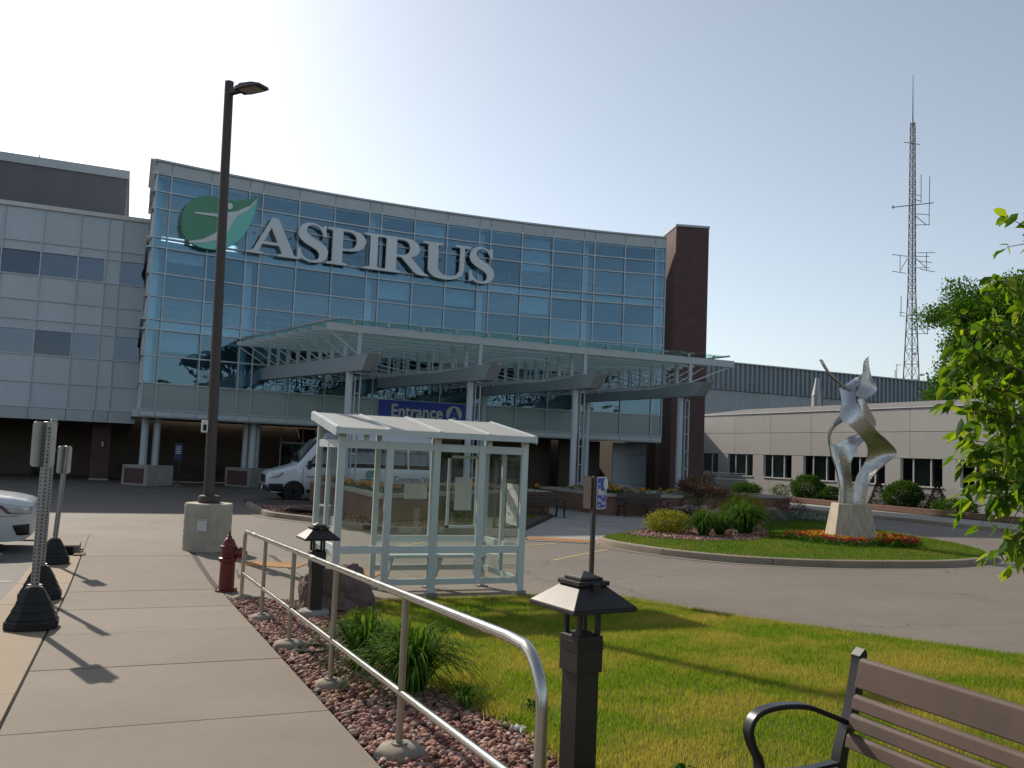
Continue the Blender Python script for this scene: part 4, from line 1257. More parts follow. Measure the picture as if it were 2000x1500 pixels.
for nm, pl, off, dep_, mt in (('leaf_plate', leaf, .36, .16, 'logo_green'), ('leaf_underside', teal, .45, .03, 'logo_teal'), ('figure_body', body, .475, .03, 'letter_grey'), ('figure_head', head, .475, .03, 'letter_grey')):
    q = [em(p[0], p[1]) for p in pl]
    v, f = curve_mesh([[(a - 2.7, z) for a, z in q]], dep_)
    p, t, n = arc(2.7, off)
    vmesh(nm, framed(v, p, t, (0, 0, 1), n), f, MT[mt], lg)
# Entrance A
es = thing('entrance_sign', 'blue fascia sign reading Entrance with a circled A', 'sign', (*arc(13.8, .2)[0][:2], 2.85))
strip(es, 'board', 2.87, 4.03, .1, .16, MT['sign_blue'], 11.35, 16.6, 8)
v, f = text_mesh('Entrance', .94, .04, .018, xs=.76)
v[:, 0] -= (v[:, 0].min() + v[:, 0].max()) / 2
v[:, 0] *= 2.75 / np.ptp(v[:, 0])
p, t, n = arc(13.35, .19)
vmesh('lettering', framed(v, p + V3(0, 0, 3.19), t, (0, 0, 1), n), f, MT['sign_cream'], es)
p, t, n = arc(15.35, .185)
circ = [(.43 * math.cos(q), .43 * math.sin(q)) for q in np.linspace(0, 2 * math.pi, 33)[:-1]]
v, f = curve_mesh([circ], .03)
vmesh('disc', framed(v, p + V3(0, 0, 3.49), t, (0, 0, 1), n), f, MT['sign_cream'], es)
v, f = text_mesh('A', .92, .04, .03, align='CENTER')
vmesh('disc_letter', framed(v, p + n * .03 + V3(0, 0, 3.17), t, (0, 0, 1), n), f, MT['sign_blue'], es)
# ================================================================= BUS SHELTER
X0, X1, Y0, Y1 = 2.58, 5.19, 11.38, 12.80
GZ = zs(11.8) + .03
sh = thing('bus_shelter', 'white aluminium bus shelter with glass walls and a sloping roof', 'bus shelter', ((X0 + X1) / 2, (Y0 + Y1) / 2, GZ))
WA = MT['white_alu']
PW = .095
fx = [X0, 3.23, 3.885, 4.54, X1]
def zr(y): return 1.735 + (y - 11.28) * .14
for i, x in enumerate(fx):
    legs = i in (0, 2, 4)
    MB().box(x - PW / 2, x + PW / 2, Y0 - .03, Y0 + .03, GZ if legs else -.28, zr(Y0) if i != 1 and i != 3 else 1.605).build('post', WA, sh, bevel=.004)
    if legs: MB().box(x - .08, x + .08, Y0 - .055, Y0 + .055, GZ, GZ + .12).build('foot', MT['galv'], sh, bevel=.004)
for i, x in enumerate([X0, 3.45, 4.32, X1]):
    MB().box(x - .04, x + .04, Y1 - .03, Y1 + .03, zs(Y1) + .03, zr(Y1)).build('post', WA, sh, bevel=.004)
    MB().box(x - .09, x + .09, Y1 - .06, Y1 + .06, zs(Y1) + .03, zs(Y1) + .05).build('foot', MT['galv'], sh)
def rail(x0, x1, y0, y1, z0, z1): MB().box(x0, x1, y0, y1, z0, z1).build('rail', WA, sh, bevel=.003)
for z0, z1 in ((1.50, 1.605), (.14, .235), (-.28, -.20)):
    rail(X0 + PW / 2, X1 - PW / 2, Y0 - .022, Y0 + .022, z0, z1)
    rail(3.49 if z0 < 1 else X0 + .04, X1 - .04, Y1 - .022, Y1 + .022, z0, z1)
    for x in (X0, X1): rail(x - .022, x + .022, Y0 + .03, Y1 - .03, z0, z1)
for x in (2.9, 4.65): MB().box(x - .03, x + .03, Y0 - .025, Y0 + .025, 1.605, zr(Y0)).build('roof_strut', WA, sh)
def pane(p0, p1, z0, z1, th=.012):
    p0, p1 = V3(*p0, 0), V3(*p1, 0)
    MB().bar(p0 + V3(0, 0, (z0 + z1) / 2), p1 + V3(0, 0, (z0 + z1) / 2), th, z1 - z0).build('pane', MT['clear_glass'], sh)
for i in range(4):
    for z0, z1 in ((.235, 1.50), (-.20, .14)): pane((fx[i] + PW / 2, Y0), (fx[i + 1] - PW / 2, Y0), z0, z1)
for a, b in ((3.49, 4.28), (4.36, X1 - .04)):
    for z0, z1 in ((.235, 1.50), (-.20, .14)): pane((a, Y1), (b, Y1), z0, z1)
ym = Y0 + .72
for x in (X0, X1):
    MB().box(x - .03, x + .03, ym - .03, ym + .03, -.28, 1.605).build('post', WA, sh, bevel=.004)
    for a, b in ((Y0 + .03, ym - .03), (ym + .03, Y1 - .03)):
        for z0, z1 in ((.235, 1.50), (-.20, .14)): pane((x, a), (x, b), z0, z1)
    MB().extr([(x, Y0 + .03, 1.605), (x, Y1 - .03, 1.605), (x, Y1 - .03, zr(Y1) - .02), (x, Y0 + .03, zr(Y0) - .02)], (.012, 0, 0)).build('pane', MT['clear_glass'], sh)
# roof: four trays with raised seams
RX0, RX1, RY_0, RY_1 = X0 - .11, X1 + .11, Y0 - .14, Y1 + .13
for i in range(4):
    a, b = RX0 + (RX1 - RX0) * i / 4, RX0 + (RX1 - RX0) * (i + 1) / 4
    MB().loft([[(a + .004, RY_0, zr(RY_0)), (b - .004, RY_0, zr(RY_0)), (b - .004, RY_1, zr(RY_1)), (a + .004, RY_1, zr(RY_1))], [(a + .004, RY_0, zr(RY_0) + .03), (b - .004, RY_0, zr(RY_0) + .03), (b - .004, RY_1, zr(RY_1) + .03), (a + .004, RY_1, zr(RY_1) + .03)]]).build('roof_panel', MT['panel_roof'], sh)
for i in range(5):
    a = RX0 + (RX1 - RX0) * i / 4
    a = min(max(a, RX0 + .02), RX1 - .02)
    MB().bar((a, RY_0, zr(RY_0) + .036), (a, RY_1, zr(RY_1) + .036), .045, .02).build('roof_seam', WA, sh)
MB().box(RX0 - .01, RX1 + .01, RY_0 - .025, RY_0 - .002, zr(RY_0) - .05, zr(RY_0) + .032).build('fascia', WA, sh)
MB().box(RX0 - .01, RX1 + .01, RY_1 + .002, RY_1 + .025, zr(RY_1) - .075, zr(RY_1) + .035).build('fascia', WA, sh)
for x in (RX0 - .012, RX1 + .002):
    MB().extr([(x, RY_0, zr(RY_0) - .075), (x, RY_1, zr(RY_1) - .075), (x, RY_1, zr(RY_1) + .035), (x, RY_0, zr(RY_0) + .035)], (.012, 0, 0)).build('fascia', WA, sh)
# seat and notices
MB().box(3.55, 5.12, Y1 - .38, Y1 - .06, -.06, -.03).build('seat', WA, sh, bevel=.006)
for x in (3.65, 4.4, 5.08): MB().extr([(x, Y1 - .36, -.06), (x, Y1 - .04, -.06), (x, Y1 - .04, -.38), (x, Y1 - .10, -.38)], (.02, 0, 0)).build('seat_bracket', WA, sh)
fr = MB()
for (a, b, c, d) in ((4.55, 4.59, .35, 1.45), (5.01, 5.05, .35, 1.45), (4.55, 5.05, .35, .39), (4.55, 5.05, 1.41, 1.45)): fr.box(a, b, Y1 - .05, Y1 - .02, c, d)
fr.build_each('notice_frame', WA, sh)
def notice(x0, x1, y0, y1, z0, z1, name='notice'):
    o = MB().bar((x0, y0, (z0 + z1) / 2), (x1, y1, (z0 + z1) / 2), .006, z1 - z0).build(name, MT['paper'], sh)
    return o
notice(4.68, 4.95, Y1 - .035, Y1 - .035, .62, 1.12)
n2 = notice(X1 - .022, X1 - .022, Y0 + .12, Y0 + .52, .50, 1.08)
v = []
m = MB()
for k in range(26):
    a, b = random.uniform(.16, .48), random.uniform(.54, 1.04)
    m.box(X1 - .030, X1 - .026, Y0 + a, Y0 + a + random.uniform(.01, .05), b, b + .006)
m.build('map_lines', MT['ink'], n2)
notice(4.28 - .40, 4.28 - .05, Y1 - .02, Y1 - .02, .78, 1.0)

# ================================================================= HANDRAIL
hr = thing('handrail', 'brushed steel two-bar handrail running along the red gravel strip', 'handrail', (1.5, 7.5, zs(7.5)))
HXr = 1.52
def gz(y): return zs(y)
py = [12.0, 10.2, 8.42, 6.65, 4.87]
top = [(HXr, 12.0, gz(12) + .05), (HXr, 12.0, gz(12) + .80), (HXr, 11.97, gz(12) + .865), (HXr, 11.9, gz(11.9) + .895)]
top += [(HXr, y, gz(y) + .90) for y in np.linspace(11.5, 3.42, 14)]
for q in np.linspace(0, math.pi / 2, 7)[1:]: top.append((HXr, 3.30 - .22 * math.sin(q), gz(3.3) + .90 - .22 * (1 - math.cos(q))))
top.append((HXr, 3.08, gz(3.08) - .02))
MB().tube(top, .0245, 14).build('top_rail', MT['steel'], hr, smooth=50)
MB().tube([(HXr, y, gz(y) + .36) for y in np.linspace(12.0, 3.08, 12)], .021, 12).build('mid_rail', MT['steel'], hr, smooth=50)
for y in py[1:]: MB().cyl((HXr, y, gz(y)), (HXr, y, gz(y) + .89), .021, n=12).build('post', MT['steel_dull'], hr, smooth=50)
for y in (11.2, 7.6): MB().cyl((HXr, y, gz(y) + .90), (HXr, y - .12, gz(y - .12) + .90), .0262, n=14).build('sleeve', MT['steel_dull'], hr, smooth=50)
for i, y in enumerate(py + [3.08]):
    rw = .125 + .015 * ((i * 7) % 3)
    ft = MB()
    ft.loft([[(HXr + .01 + rr_ * (1 + .10 * math.sin(k * 2.3 + i)) * math.cos(k * math.pi / 7), y + rr_ * (1 + .08 * math.sin(k * 1.7 + i)) * math.sin(k * math.pi / 7), gz(y) + z) for k in range(14)] for rr_, z in ((rw, -.05), (rw, .04), (rw * .88, .068), (rw * .3, .085))])
    ft.build('footing', MT['footing'], hr, smooth=50)
    MB().cyl((HXr, y, gz(y) + .075), (HXr, y, gz(y) + .092), .045, n=14).build('collar', MT['steel_dull'], hr)

# ================================================================= BOLLARD LIGHTS
def bollard(label, x, y, rot, footing=False):
    z = zs(y) + .03
    t = thing('bollard_light', label, 'bollard light', (x, y, z), 'bollard lights in the gravel strip')
    o = V3(x, y, z)
    B = MT['bronze']
    def bx(w0, w1, z0, z1, name, mat=B, bev=.004):
        m = MB().loft([[o + V3(sx * w0, sy * w0, z0) for sx, sy in ((-1, -1), (1, -1), (1, 1), (-1, 1))], [o + V3(sx * w1, sy * w1, z1) for sx, sy in ((-1, -1), (1, -1), (1, 1), (-1, 1))]])
        return m.build(name, mat, t, bevel=bev)
    bx(.080, .080, -.1, .66, 'post')
    hd = bx(.094, .094, .62, .835, 'collar_head')
    for k in range(3):
        q = .755 + k * .02
        MB().loft([[o + V3(sx * .098, sy * .098, zz) for sx, sy in ((-1, -1), (1, -1), (1, 1), (-1, 1))] for zz in (q, q + .009)]).build('rib', B, hd)
    bx(.085, .01, .836, .865, 'pyramid_top')
    for sx, sy in ((-1, -1), (1, -1), (1, 1), (-1, 1)):
        MB().obox(o + V3(sx * .068, sy * .068, .90), (.013, 0, 0), (0, .013, 0), (0, 0, .11)).build('rod', B, t)
    cp = bx(.235, .235, .995, 1.02, 'shade_rim')
    bx(.235, .10, 1.0215, 1.135, 'shade')
    bx(.115, .115, 1.137, 1.165, 'shade_cap')
    bx(.085, .085, 1.166, 1.185, 'finial_step')
    bx(.075, .01, 1.186, 1.215, 'finial')
    MB().obox(o + V3(0, -.125, 1.12), (.025, 0, 0), (0, .012, 0), (0, 0, .035)).build('latch', B, t)
    if footing: MB().lathe([(.20, -.1), (.20, .055), (.18, .075), (.05, .08)], o, 18).build('footing', MT['concrete_grey'], t, smooth=40)
    t.rotation_euler.z = rot
    t.scale = (.87, .87, .87)
    return t
bollard('black bollard light with pyramid shade close by, at the end of the handrail', 2.29, 4.20, R(8))
bollard('black bollard light with pyramid shade in front of the boulder', 2.13, 10.35, R(4), True)

# ================================================================= BENCHES
def bench(label, loc, rot, L, scale=1.0, group=None, name='bench', mat=None):
    t = thing(name, label, 'bench', loc, group)
    o = V3(*loc)
    SL, BK = mat or MT['bench_slat'], MT['black_metal']
    P = lambda x, y, z: o + V3(x, y, z)
    lean = .22
    def bp(z): return .02 + (z - .42) * lean          # y of the back plane
    # back slats (z0, z1) measured along the back
    for z0, z1 in ((.735, .865), (.645, .710), (.565, .630), (.485, .550)):
        ring = lambda x: [P(x, bp(z0) - .018, z0), P(x, bp(z0) + .012, z0 - .003), P(x, bp(z1) + .012, z1 - .012), P(x, bp(z1) + .0, z1), P(x, bp(z1) - .018, z1 - .012)]
        MB().loft([ring(.03), ring(L - .03)]).build('back_slat', SL, t, bevel=.006)
    for k in range(5):
        y0 = -.455 + k * .09
        zz = .43 - .012 * math.sin(k / 4 * math.pi) - k * .006
        MB().box(o[0] + .03, o[0] + L - .03, o[1] + y0, o[1] + y0 + .075, o[2] + zz - .03, o[2] + zz).build('seat_slat', SL, t, bevel=.006)
    for x in (0.0, L / 2, L):
        mid = abs(x - L / 2) < .01
        up = [P(x, .10, .0), P(x, .04, .22), P(x, .02, .42), P(x, bp(.62) + .02, .62), P(x, bp(.80) + .02, .80), P(x, bp(.87) + .012, .868), P(x, bp(.87) + .004, .882)]
        if mid: up = [P(x, .045, .38), P(x, bp(.62) + .035, .62), P(x, bp(.80) + .035, .83)]
        q = catmull(up, 5)
        m = MB()
        m.loft([[p + V3(sx * .026, 0, 0) + nrm(np.cross((1, 0, 0), nrm(q[min(i + 1, len(q) - 1)] - q[max(i - 1, 0)]))) * sy * .022 for sx, sy in ((-1, -1), (1, -1), (1, 1), (-1, 1))] for i, p in enumerate(q)])
        m.build('upright', BK, t, smooth=40, bevel=.008)
        q = catmull([P(x, .02, .40), P(x, -.2, .385), P(x, -.42, .40), P(x, -.46, .36), P(x, -.44, .18), P(x, -.47, .0)], 5)
        m = MB()
        m.loft([[p + V3(sx * .024, 0, 0) + nrm(np.cross((1, 0, 0), nrm(q[min(i + 1, len(q) - 1)] - q[max(i - 1, 0)]))) * sy * .02 for sx, sy in ((-1, -1), (1, -1), (1, 1), (-1, 1))] for i, p in enumerate(q)])
        m.build('seat_frame', BK, t, smooth=40, bevel=.006)
        if not mid:
            q = catmull([P(x, bp(.6) + .01, .575), P(x, -.06, .625), P(x, -.18, .665), P(x, -.32, .675), P(x, -.43, .655), P(x, -.475, .60), P(x, -.46, .53), P(x, -.42, .46), P(x, -.42, .40)], 5)
            m = MB()
            m.loft([[p + V3(sx * .027, 0, 0) + nrm(np.cross((1, 0, 0), nrm(q[min(i + 1, len(q) - 1)] - q[max(i - 1, 0)]))) * sy * .011 for sx, sy in ((-1, -1), (1, -1), (1, 1), (-1, 1))] for i, p in enumerate(q)])
            m.build('armrest', BK, t, smooth=40, bevel=.005)
    t.rotation_euler.z = rot
    return t
bench('brown slatted bench with black cast arms in the near lawn corner', (2.80, 2.90, zs(2.9) + .02), R(-90), 1.8).scale = (.95, .95, .95)
bench('dark slatted bench in front of the middle planter, behind the bus stop sign', (16.95, 28.55, zs(28) + .02), R(0), 1.85, group='benches by the planters', mat=MT['bench_dark'])
bench('dark slatted bench at the end of the left planter, beside the bus shelter', (12.3, 27.75, zs(28) + .02), R(6), 1.8, group='benches by the planters', mat=MT['bench_dark'])

bench('dark bench deep in the shade left of the corner columns', (-.3, 52.6, ZG), R(0), 2.4, group='benches in the covered drop-off', mat=MT['bench_dark'])
bench('dark bench deep in the shade behind the lamp post', (4.2, 52.8, ZG), R(0), 2.4, group='benches in the covered drop-off', mat=MT['bench_dark'])
# ================================================================= FIRE HYDRANT
HX, HY = 1.42, 12.86
hz = zs(HY) + .03
t = thing('fire_hydrant', 'dark red fire hydrant beside the far end of the handrail', 'hydrant', (HX, HY, hz))
c = V3(HX, HY, hz)
RP = MT['red_paint']
MB().lathe([(.15, 0), (.15, .03), (.105, .035), (.10, .40), (.125, .41), (.125, .46), (.10, .47), (.10, .56), (.095, .62)], c, 20).build('barrel', RP, t, smooth=35)
MB().lathe([(.115, .60), (.115, .625), (.095, .63), (.085, .67), (.06, .715), (.03, .735), (.03, .74)], c, 20).build('bonnet', RP, t, smooth=40)
MB().lathe([(.035, .735), (.035, .76), (.02, .765), (.02, .82)], c, 5).build('operating_nut', RP, t)
def nozzle(d, r, L, nm, zc=.53):
    d = nrm(V3(*d, 0))
    p = c + V3(0, 0, zc)
    nz = MB().cyl(p + d * .08, p + d * (.08 + L * .5), r * .8, n=16).cyl(p + d * (.08 + L * .5), p + d * (.08 + L), r, n=12).build(nm, RP, t, smooth=35)
    MB().cyl(p + d * (.08 + L), p + d * (.08 + L + .05), r * .3, n=5).build('cap_nut', MT['rust'], nz)
nozzle((1, -.15), .085, .12, 'pumper_nozzle')
nozzle((-.2, -1), .055, .09, 'hose_nozzle')
nozzle((.2, 1), .055, .09, 'hose_nozzle')
m = MB()
for k in range(9):
    a = k / 8
    p = c + V3(.22 - .10 * a, -.10, .47 - .26 * math.sin(a * math.pi * .75))
    m.tube([p + V3(.012 * math.cos(q), .004 * (k % 2), .016 * math.sin(q)) for q in np.linspace(0, 2 * math.pi, 8)[:-1]], .004, 5, closed=True)
m.build('chain', MT['galv'], t)
m = MB()
for k in range(8):
    a = k * math.pi / 4
    m.cyl(c + V3(.13 * math.cos(a), .13 * math.sin(a), .02), c + V3(.13 * math.cos(a), .13 * math.sin(a), .05), .012, n=6)
m.build('flange_bolts', RP, t)

# ================================================================= LAMP POST
LX, LY = 1.60, 18.35
lz = zs(LY) + .03
t = thing('lamp_post', 'tall dark lamp post on a round concrete base, single angled lamp head', 'lamp post', (LX, LY, lz))
c = V3(LX, LY, lz)
LEAN = V3(-.018, .0, 0)
MB().lathe([(.455, -.05)] + [(.455 - .006 * (k % 2) - .003 * (k % 3), .04 + .055 * k) for k in range(15)] + [(.453, .87), (.438, .905), (.2, .91)], c, 40).build('base', MT['concrete_base'], t, smooth=40)
MB().lathe([(.20, .905), (.215, .93), (.215, 1.02), (.19, 1.05), (.12, 1.06)], c, 24).build('base_cover', MT['pole_bronze'], t, smooth=40)
topz = 9.42
MB().tube([c + LEAN * z + V3(0, 0, z) for z in (1.0, 3.5, 6, topz)], [.105, .10, .094, .088], 20).build('pole', MT['pole_bronze'], t, smooth=40)
hd = c + LEAN * topz + V3(0, 0, topz - .22)
ax = nrm(V3(.62, -.78, 0))
sx_ = V3(-ax[1], ax[0], 0)
q = lambda a, s_, z: hd + ax * a + sx_ * s_ + V3(0, 0, z)
MB().loft([[q(.06, -.06, -.06), q(.06, .06, -.06), q(.06, .06, .07), q(.06, -.06, .07)], [q(.30, -.06, -.05), q(.30, .06, -.05), q(.30, .06, .05), q(.30, -.06, .05)]]).build('lamp_arm', MT['pole_bronze'], t, bevel=.01)
lh = MB().loft([[q(a, -w, -.05), q(a, w, -.05), q(a, w * .8, h), q(a, -w * .8, h)] for a, w, h in ((.28, .15, .05), (.45, .19, .075), (.75, .185, .05), (.95, .16, .0))]).build('lamp_head', MT['pole_bronze'], t, smooth=40, bevel=.01)
MB().loft([[q(a, -.13, z) for a in ()] or [q(.42, -.13, z), q(.42, .13, z), q(.85, .13, z), q(.85, -.13, z)] for z in (-.062, -.052)]).build('lens', MT['lens_led'], lh)
bx_ = MB().box(LX - .245, LX - .125, LY - .09, LY + .03, lz + 2.28, lz + 2.52).build('junction_box', MT['white_trim'], t, bevel=.02)
MB().box(LX - .215, LX - .155, LY - .097, LY - .09, lz + 2.32, lz + 2.44).build('opening', MT['hole'], bx_)
ang = R(-108)
pc = c + V3(.462 * math.cos(ang) , .462 * math.sin(ang), .50)
ex, ez = V3(-math.sin(ang), math.cos(ang), 0), V3(math.cos(ang), math.sin(ang), 0)
pl = MB().obox(pc, ex * .09, V3(0, 0, .13), ez * .006).build('plate', MT['paper'], t, bevel=.01)
m = MB()
for s_ in (-1, 1): m.obox(pc + ez * .008 + V3(0, 0, .11 * s_), ex * .07, V3(0, 0, .006), ez * .002)
m.build_each('plate_mark', MT['ink'], pl)

# ================================================================= SIGNS ON RUBBER BASES
def perforated_sign(label, x, y, h, plate, yaw, pw=.27, ph_=.46, lean=(0, 0)):
    z = zs(y) + .024
    t = thing('portable_sign', label, 'sign', (x, y, z), 'signs on black rubber bases')
    o = V3(x, y, z)
    rings = []
    for w, zz in ((.225, 0), (.24, .02), (.24, .08), (.215, .105), (.222, .11), (.182, .18), (.188, .185), (.148, .26), (.153, .265), (.088, .385), (.072, .405)):
        rings.append([o + V3(w * (1 if k in (0, 7, 1, 6) else 0) * 0 + w * min(1, max(-1, 1.3 * math.cos(R(22.5 + 45 * k)))), w * min(1, max(-1, 1.3 * math.sin(R(22.5 + 45 * k)))), zz) for k in range(8)])
    b = MB().loft(rings).build('rubber_base', MT['rubber'], t, smooth=20)
    ux, uy = V3(math.cos(yaw), math.sin(yaw), 0), V3(-math.sin(yaw), math.cos(yaw), 0)
    ln = V3(lean[0], lean[1], 0)
    MB().obox(o + V3(0, 0, .425), ux * .05, uy * .05, V3(0, 0, .008)).build('socket', MT['galv'], b)
    hw = .029
    p0, p1 = o + V3(0, 0, .40), o + V3(0, 0, h) + ln * (h - .4)
    ps = MB().loft([[p + ux * sx * hw + uy * sy * hw for sx, sy in ((-1, -1), (1, -1), (1, 1), (-1, 1))] for p in (p0, p1)]).build('post', MT['galv'], t, bevel=.004)
    m = MB()
    for k in range(int((h - .45) / .038)):
        pz = p0 + (p1 - p0) * ((k * .038 + .04) / (h - .4))
        for d, e in ((uy, ux), (-uy, ux), (ux, uy), (-ux, uy)):
            cc = pz + d * (hw + .0006)
            m.add([cc + e * .0105 * math.cos(q) + V3(0, 0, .0105 * math.sin(q)) for q in np.arange(6) * math.pi / 3], [range(6)])
    tag(m.build('perforation', MT['hole'], ps, recalc=False), kind='stuff')
    if plate:
        a = yaw
        cc = p1 + V3(0, 0, -ph_ / 2 + .0) + uy * (hw + .012)
        pts = []
        r_ = .035
        for sx, sy, a0 in ((1, 1, 0), (-1, 1, 90), (-1, -1, 180), (1, -1, 270)):
            for q in (0, 45, 90): pts.append(cc + ux * (sx * (pw / 2 - r_) + r_ * math.cos(R(a0 + q))) + V3(0, 0, sy * (ph_ / 2 - r_) + r_ * math.sin(R(a0 + q))))
        s_ = MB().extr(pts, uy * .003).build('sign_plate', MT['sign_back'], t)
        mm = MB()
        for zz in (.17, -.17): mm.cyl(cc + V3(0, 0, zz) - uy * (2 * hw + .03), cc + V3(0, 0, zz) + uy * .01, .007, n=6)
        mm.build('bolts', MT['galv'], s_)
    return t
perforated_sign('nearest sign on a black rubber base, blank metal back facing the pavement', -.73, 10.15, 2.07, True, R(40))
perforated_sign('middle sign on a black rubber base, its plate seen edge-on', -.84, 12.6, 2.25, True, R(97), lean=(.004, 0))
perforated_sign('farthest and shortest sign on a black rubber base by the storm drain', -.95, 16.55, 1.94, True, R(42), lean=(.045, 0))

# ================================================================= BUS STOP SIGN
t = thing('bus_stop_sign', 'slim brown post with blue and white bus stop plate beside the lawn', 'sign', (6.2, 11.15, zs(11.15) + .04))
o = V3(6.2, 11.15, zs(11.15) + .04)
MB().box(o[0] - .028, o[0] + .028, o[1] - .028, o[1] + .028, o[2] - .1, 1.24).build('post', MT['pole_bronze'], t, bevel=.004)
def plate_poly(cc, ex, w, h, r_=.03):
    pts = []
    for sx, sy, a0 in ((1, 1, 0), (-1, 1, 90), (-1, -1, 180), (1, -1, 270)):
        for q in (0, 45, 90): pts.append(cc + ex * (sx * (w / 2 - r_) + r_ * math.cos(R(a0 + q))) + V3(0, 0, sy * (h / 2 - r_) + r_ * math.sin(R(a0 + q))))
    return pts
ex = nrm(rr * .55 + hh * .84)
nn = V3(ex[1], -ex[0], 0)
cc = o * V3(1, 1, 0) + nn * .04 + ex * .155 + V3(0, 0, 1.005)
pl = MB().extr(plate_poly(cc, ex, .30, .46), nn * .004).build('white_plate', MT['paper'], t)
MB().extr(plate_poly(cc + nn * .005, ex, .27, .43), nn * .002).build('blue_field', MT['sign_blue'], pl)
def flat(pts, mat, nm, off=.009):
    MB().extr([cc + nn * off + ex * a + V3(0, 0, b) for a, b in pts], nn * .002).build(nm, mat, pl)
WP = MT['paper']
flat([(-.02 + .13 + .075 * math.cos(q), .13 + .085 * math.sin(q)) for q in np.linspace(0, 2 * math.pi, 15)[:-1]], WP, 'tree_disc')
flat([(.092, -.02), (.112, -.02), (.112, .06), (.092, .06)], WP, 'tree_stem')
flat([(-.125, -.02), (-.02, -.02), (-.02, .03), (-.055, .05), (-.06, .135), (-.125, .135)], WP, 'bus_shape')
flat([(-.115, .06), (-.07, .06), (-.07, .12), (-.115, .12)], MT['sign_blue'], 'bus_window', .0125)
flat([(.0, -.02), (.07, -.02), (.07, .03), (.0, .03)], WP, 'car_shape')
flat([(-.13, -.03), (.13, -.03), (.13, -.022), (-.13, -.022)], WP, 'ground_line')
for body, xx, zz, sz in (('The', -.02, -.068, .05), ('Bus', -.125, -.125, .085), ('Stop', -.03, -.165, .085), ('ride', -.12, -.19, .04)):
    v, f = text_mesh(body, sz, .002, .0015, xs=.85)
    vmesh('lettering', framed(v, cc + nn * .011 + ex * xx + V3(0, 0, zz), ex, (0, 0, 1), nn), f, WP, pl)
ex2 = nrm(-rr * .28 + hh * .96)
n2_ = V3(-ex2[1], ex2[0], 0)
c2_ = o * V3(1, 1, 0) + n2_ * .04 + ex2 * .155 + V3(0, 0, 1.005)
MB().extr(plate_poly(c2_, ex2, .30, .46), n2_ * .004).build('second_plate', MT['pole_bronze'], t)

# ================================================================= PLANTERS
def planter(label, poly, h, pad=None):
    c = np.mean(np.array(poly), 0)
    t = thing('brick_planter', label, 'planter', (c[0], c[1], ZG), 'brick planters at the entrance')
    P = [np.array(p, float) for p in poly]
    n = len(P)
    def inset(d):
        out = []
        for i in range(n):
            a, b, e = P[i - 1], P[i], P[(i + 1) % n]
            t1, t2 = nrm(b - a), nrm(e - b)
            n1, n2 = np.array([-t1[1], t1[0]]), np.array([-t2[1], t2[0]])
            k = nrm(n1 + n2)
            out.append(b + k * d / max(.3, np.dot(k, n1)))
        return out
    def ringwall(d0, d1, z0, z1, nm, mat):
        A_, B_ = inset(d0), inset(d1)
        for i in range(n):
            j = (i + 1) % n
            g_ = nrm(A_[j] - A_[i]) * .004
            MB().prism([tuple(A_[i] + g_), tuple(A_[j] - g_), tuple(B_[j] - g_), tuple(B_[i] + g_)], z0, z1).build(nm, mat, t)
    ringwall(0, .25, ZG, ZG + h - .1, 'wall', MT['brick_tan'])
    ringwall(-.05, .32, ZG + h - .1, ZG + h, 'cap', MT['cap_stone'])
    q = inset(.2)
    MB().prism([tuple(p) for p in q], ZG + .1, ZG + h - .12).build('soil', MT['soil'], t)
    return t
planter('long brick planter with stone cap seen through the bus shelter', [(6.5, 23.7), (11.9, 28.35), (14.0, 28.4), (14.0, 34.1), (6.6, 34.1)], .88)
planter('square brick planter behind the middle bench, yellow flowers along its rim', [(16.6, 28.95), (20.0, 28.95), (20.0, 34.5), (16.6, 34.5)], .82)
planter('low brick planter at the foot of the tower, behind the bronze-leaved tree', [(21.3, 32.3), (28.0, 32.0), (28.0, 34.6), (21.3, 34.8)], .76)

# ================================================================= BOULDERS
from mathutils import noise as mnoise
def boulder(label, c, r, seed, mat=None, cuts=12, sub=3):
    rg = random.Random(seed)
    bm = bmesh.new()
    for k in range(cuts):
        a, b = rg.uniform(0, 2 * math.pi), rg.uniform(-.35, 1)
        q = math.sqrt(max(0, 1 - b * b))
        bm.verts.new((r[0] * q * math.cos(a) * rg.uniform(.8, 1.1), r[1] * q * math.sin(a) * rg.uniform(.8, 1.1), r[2] * b * rg.uniform(.8, 1.05)))
    res = bmesh.ops.convex_hull(bm, input=bm.verts[:])
    bmesh.ops.delete(bm, geom=[e for e in set(res.get('geom_interior', []) + res.get('geom_unused', [])) if isinstance(e, bmesh.types.BMVert)], context='VERTS')
    bmesh.ops.triangulate(bm, faces=bm.faces[:])
    for _ in range(sub): bmesh.ops.subdivide_edges(bm, edges=bm.edges[:], cuts=1, use_grid_fill=True)
    for q in bm.verts:
        p = q.co.copy() * 2.2 / max(r) + Vector((seed, 0, 0))
        d = mnoise.fractal(p * 1.3, 1.0, 2.1, 4) * .10 * max(r) + mnoise.fractal(p * 5, 1.0, 2.1, 3) * .03 * max(r)
        q.co += q.co.normalized() * d
    v = np.array([q.co[:] for q in bm.verts]) + V3(*c)
    f = [[q.index for q in p.verts] for p in bm.faces]
    bm.free()
    o = vmesh('boulder', v, f, mat or MT['rock'], None, smooth=32)
    return tag(o, label, 'boulder', 'boulders')
boulder('big angular red-brown boulder behind the bollard light', (2.45, 10.88, zs(10.8) + .14), (.60, .46, .56), 5, cuts=14, sub=4)
boulder('flat red boulder lying in the kerbed rock bed', (5.0, 26.6, ZG + .15), (.75, .5, .28), 9)
boulder('grey-pink boulder beside the middle bench, behind the slender tree', (19.0, 27.0, ZG + .2), (.95, .6, .6), 12, MT['rock_grey'])
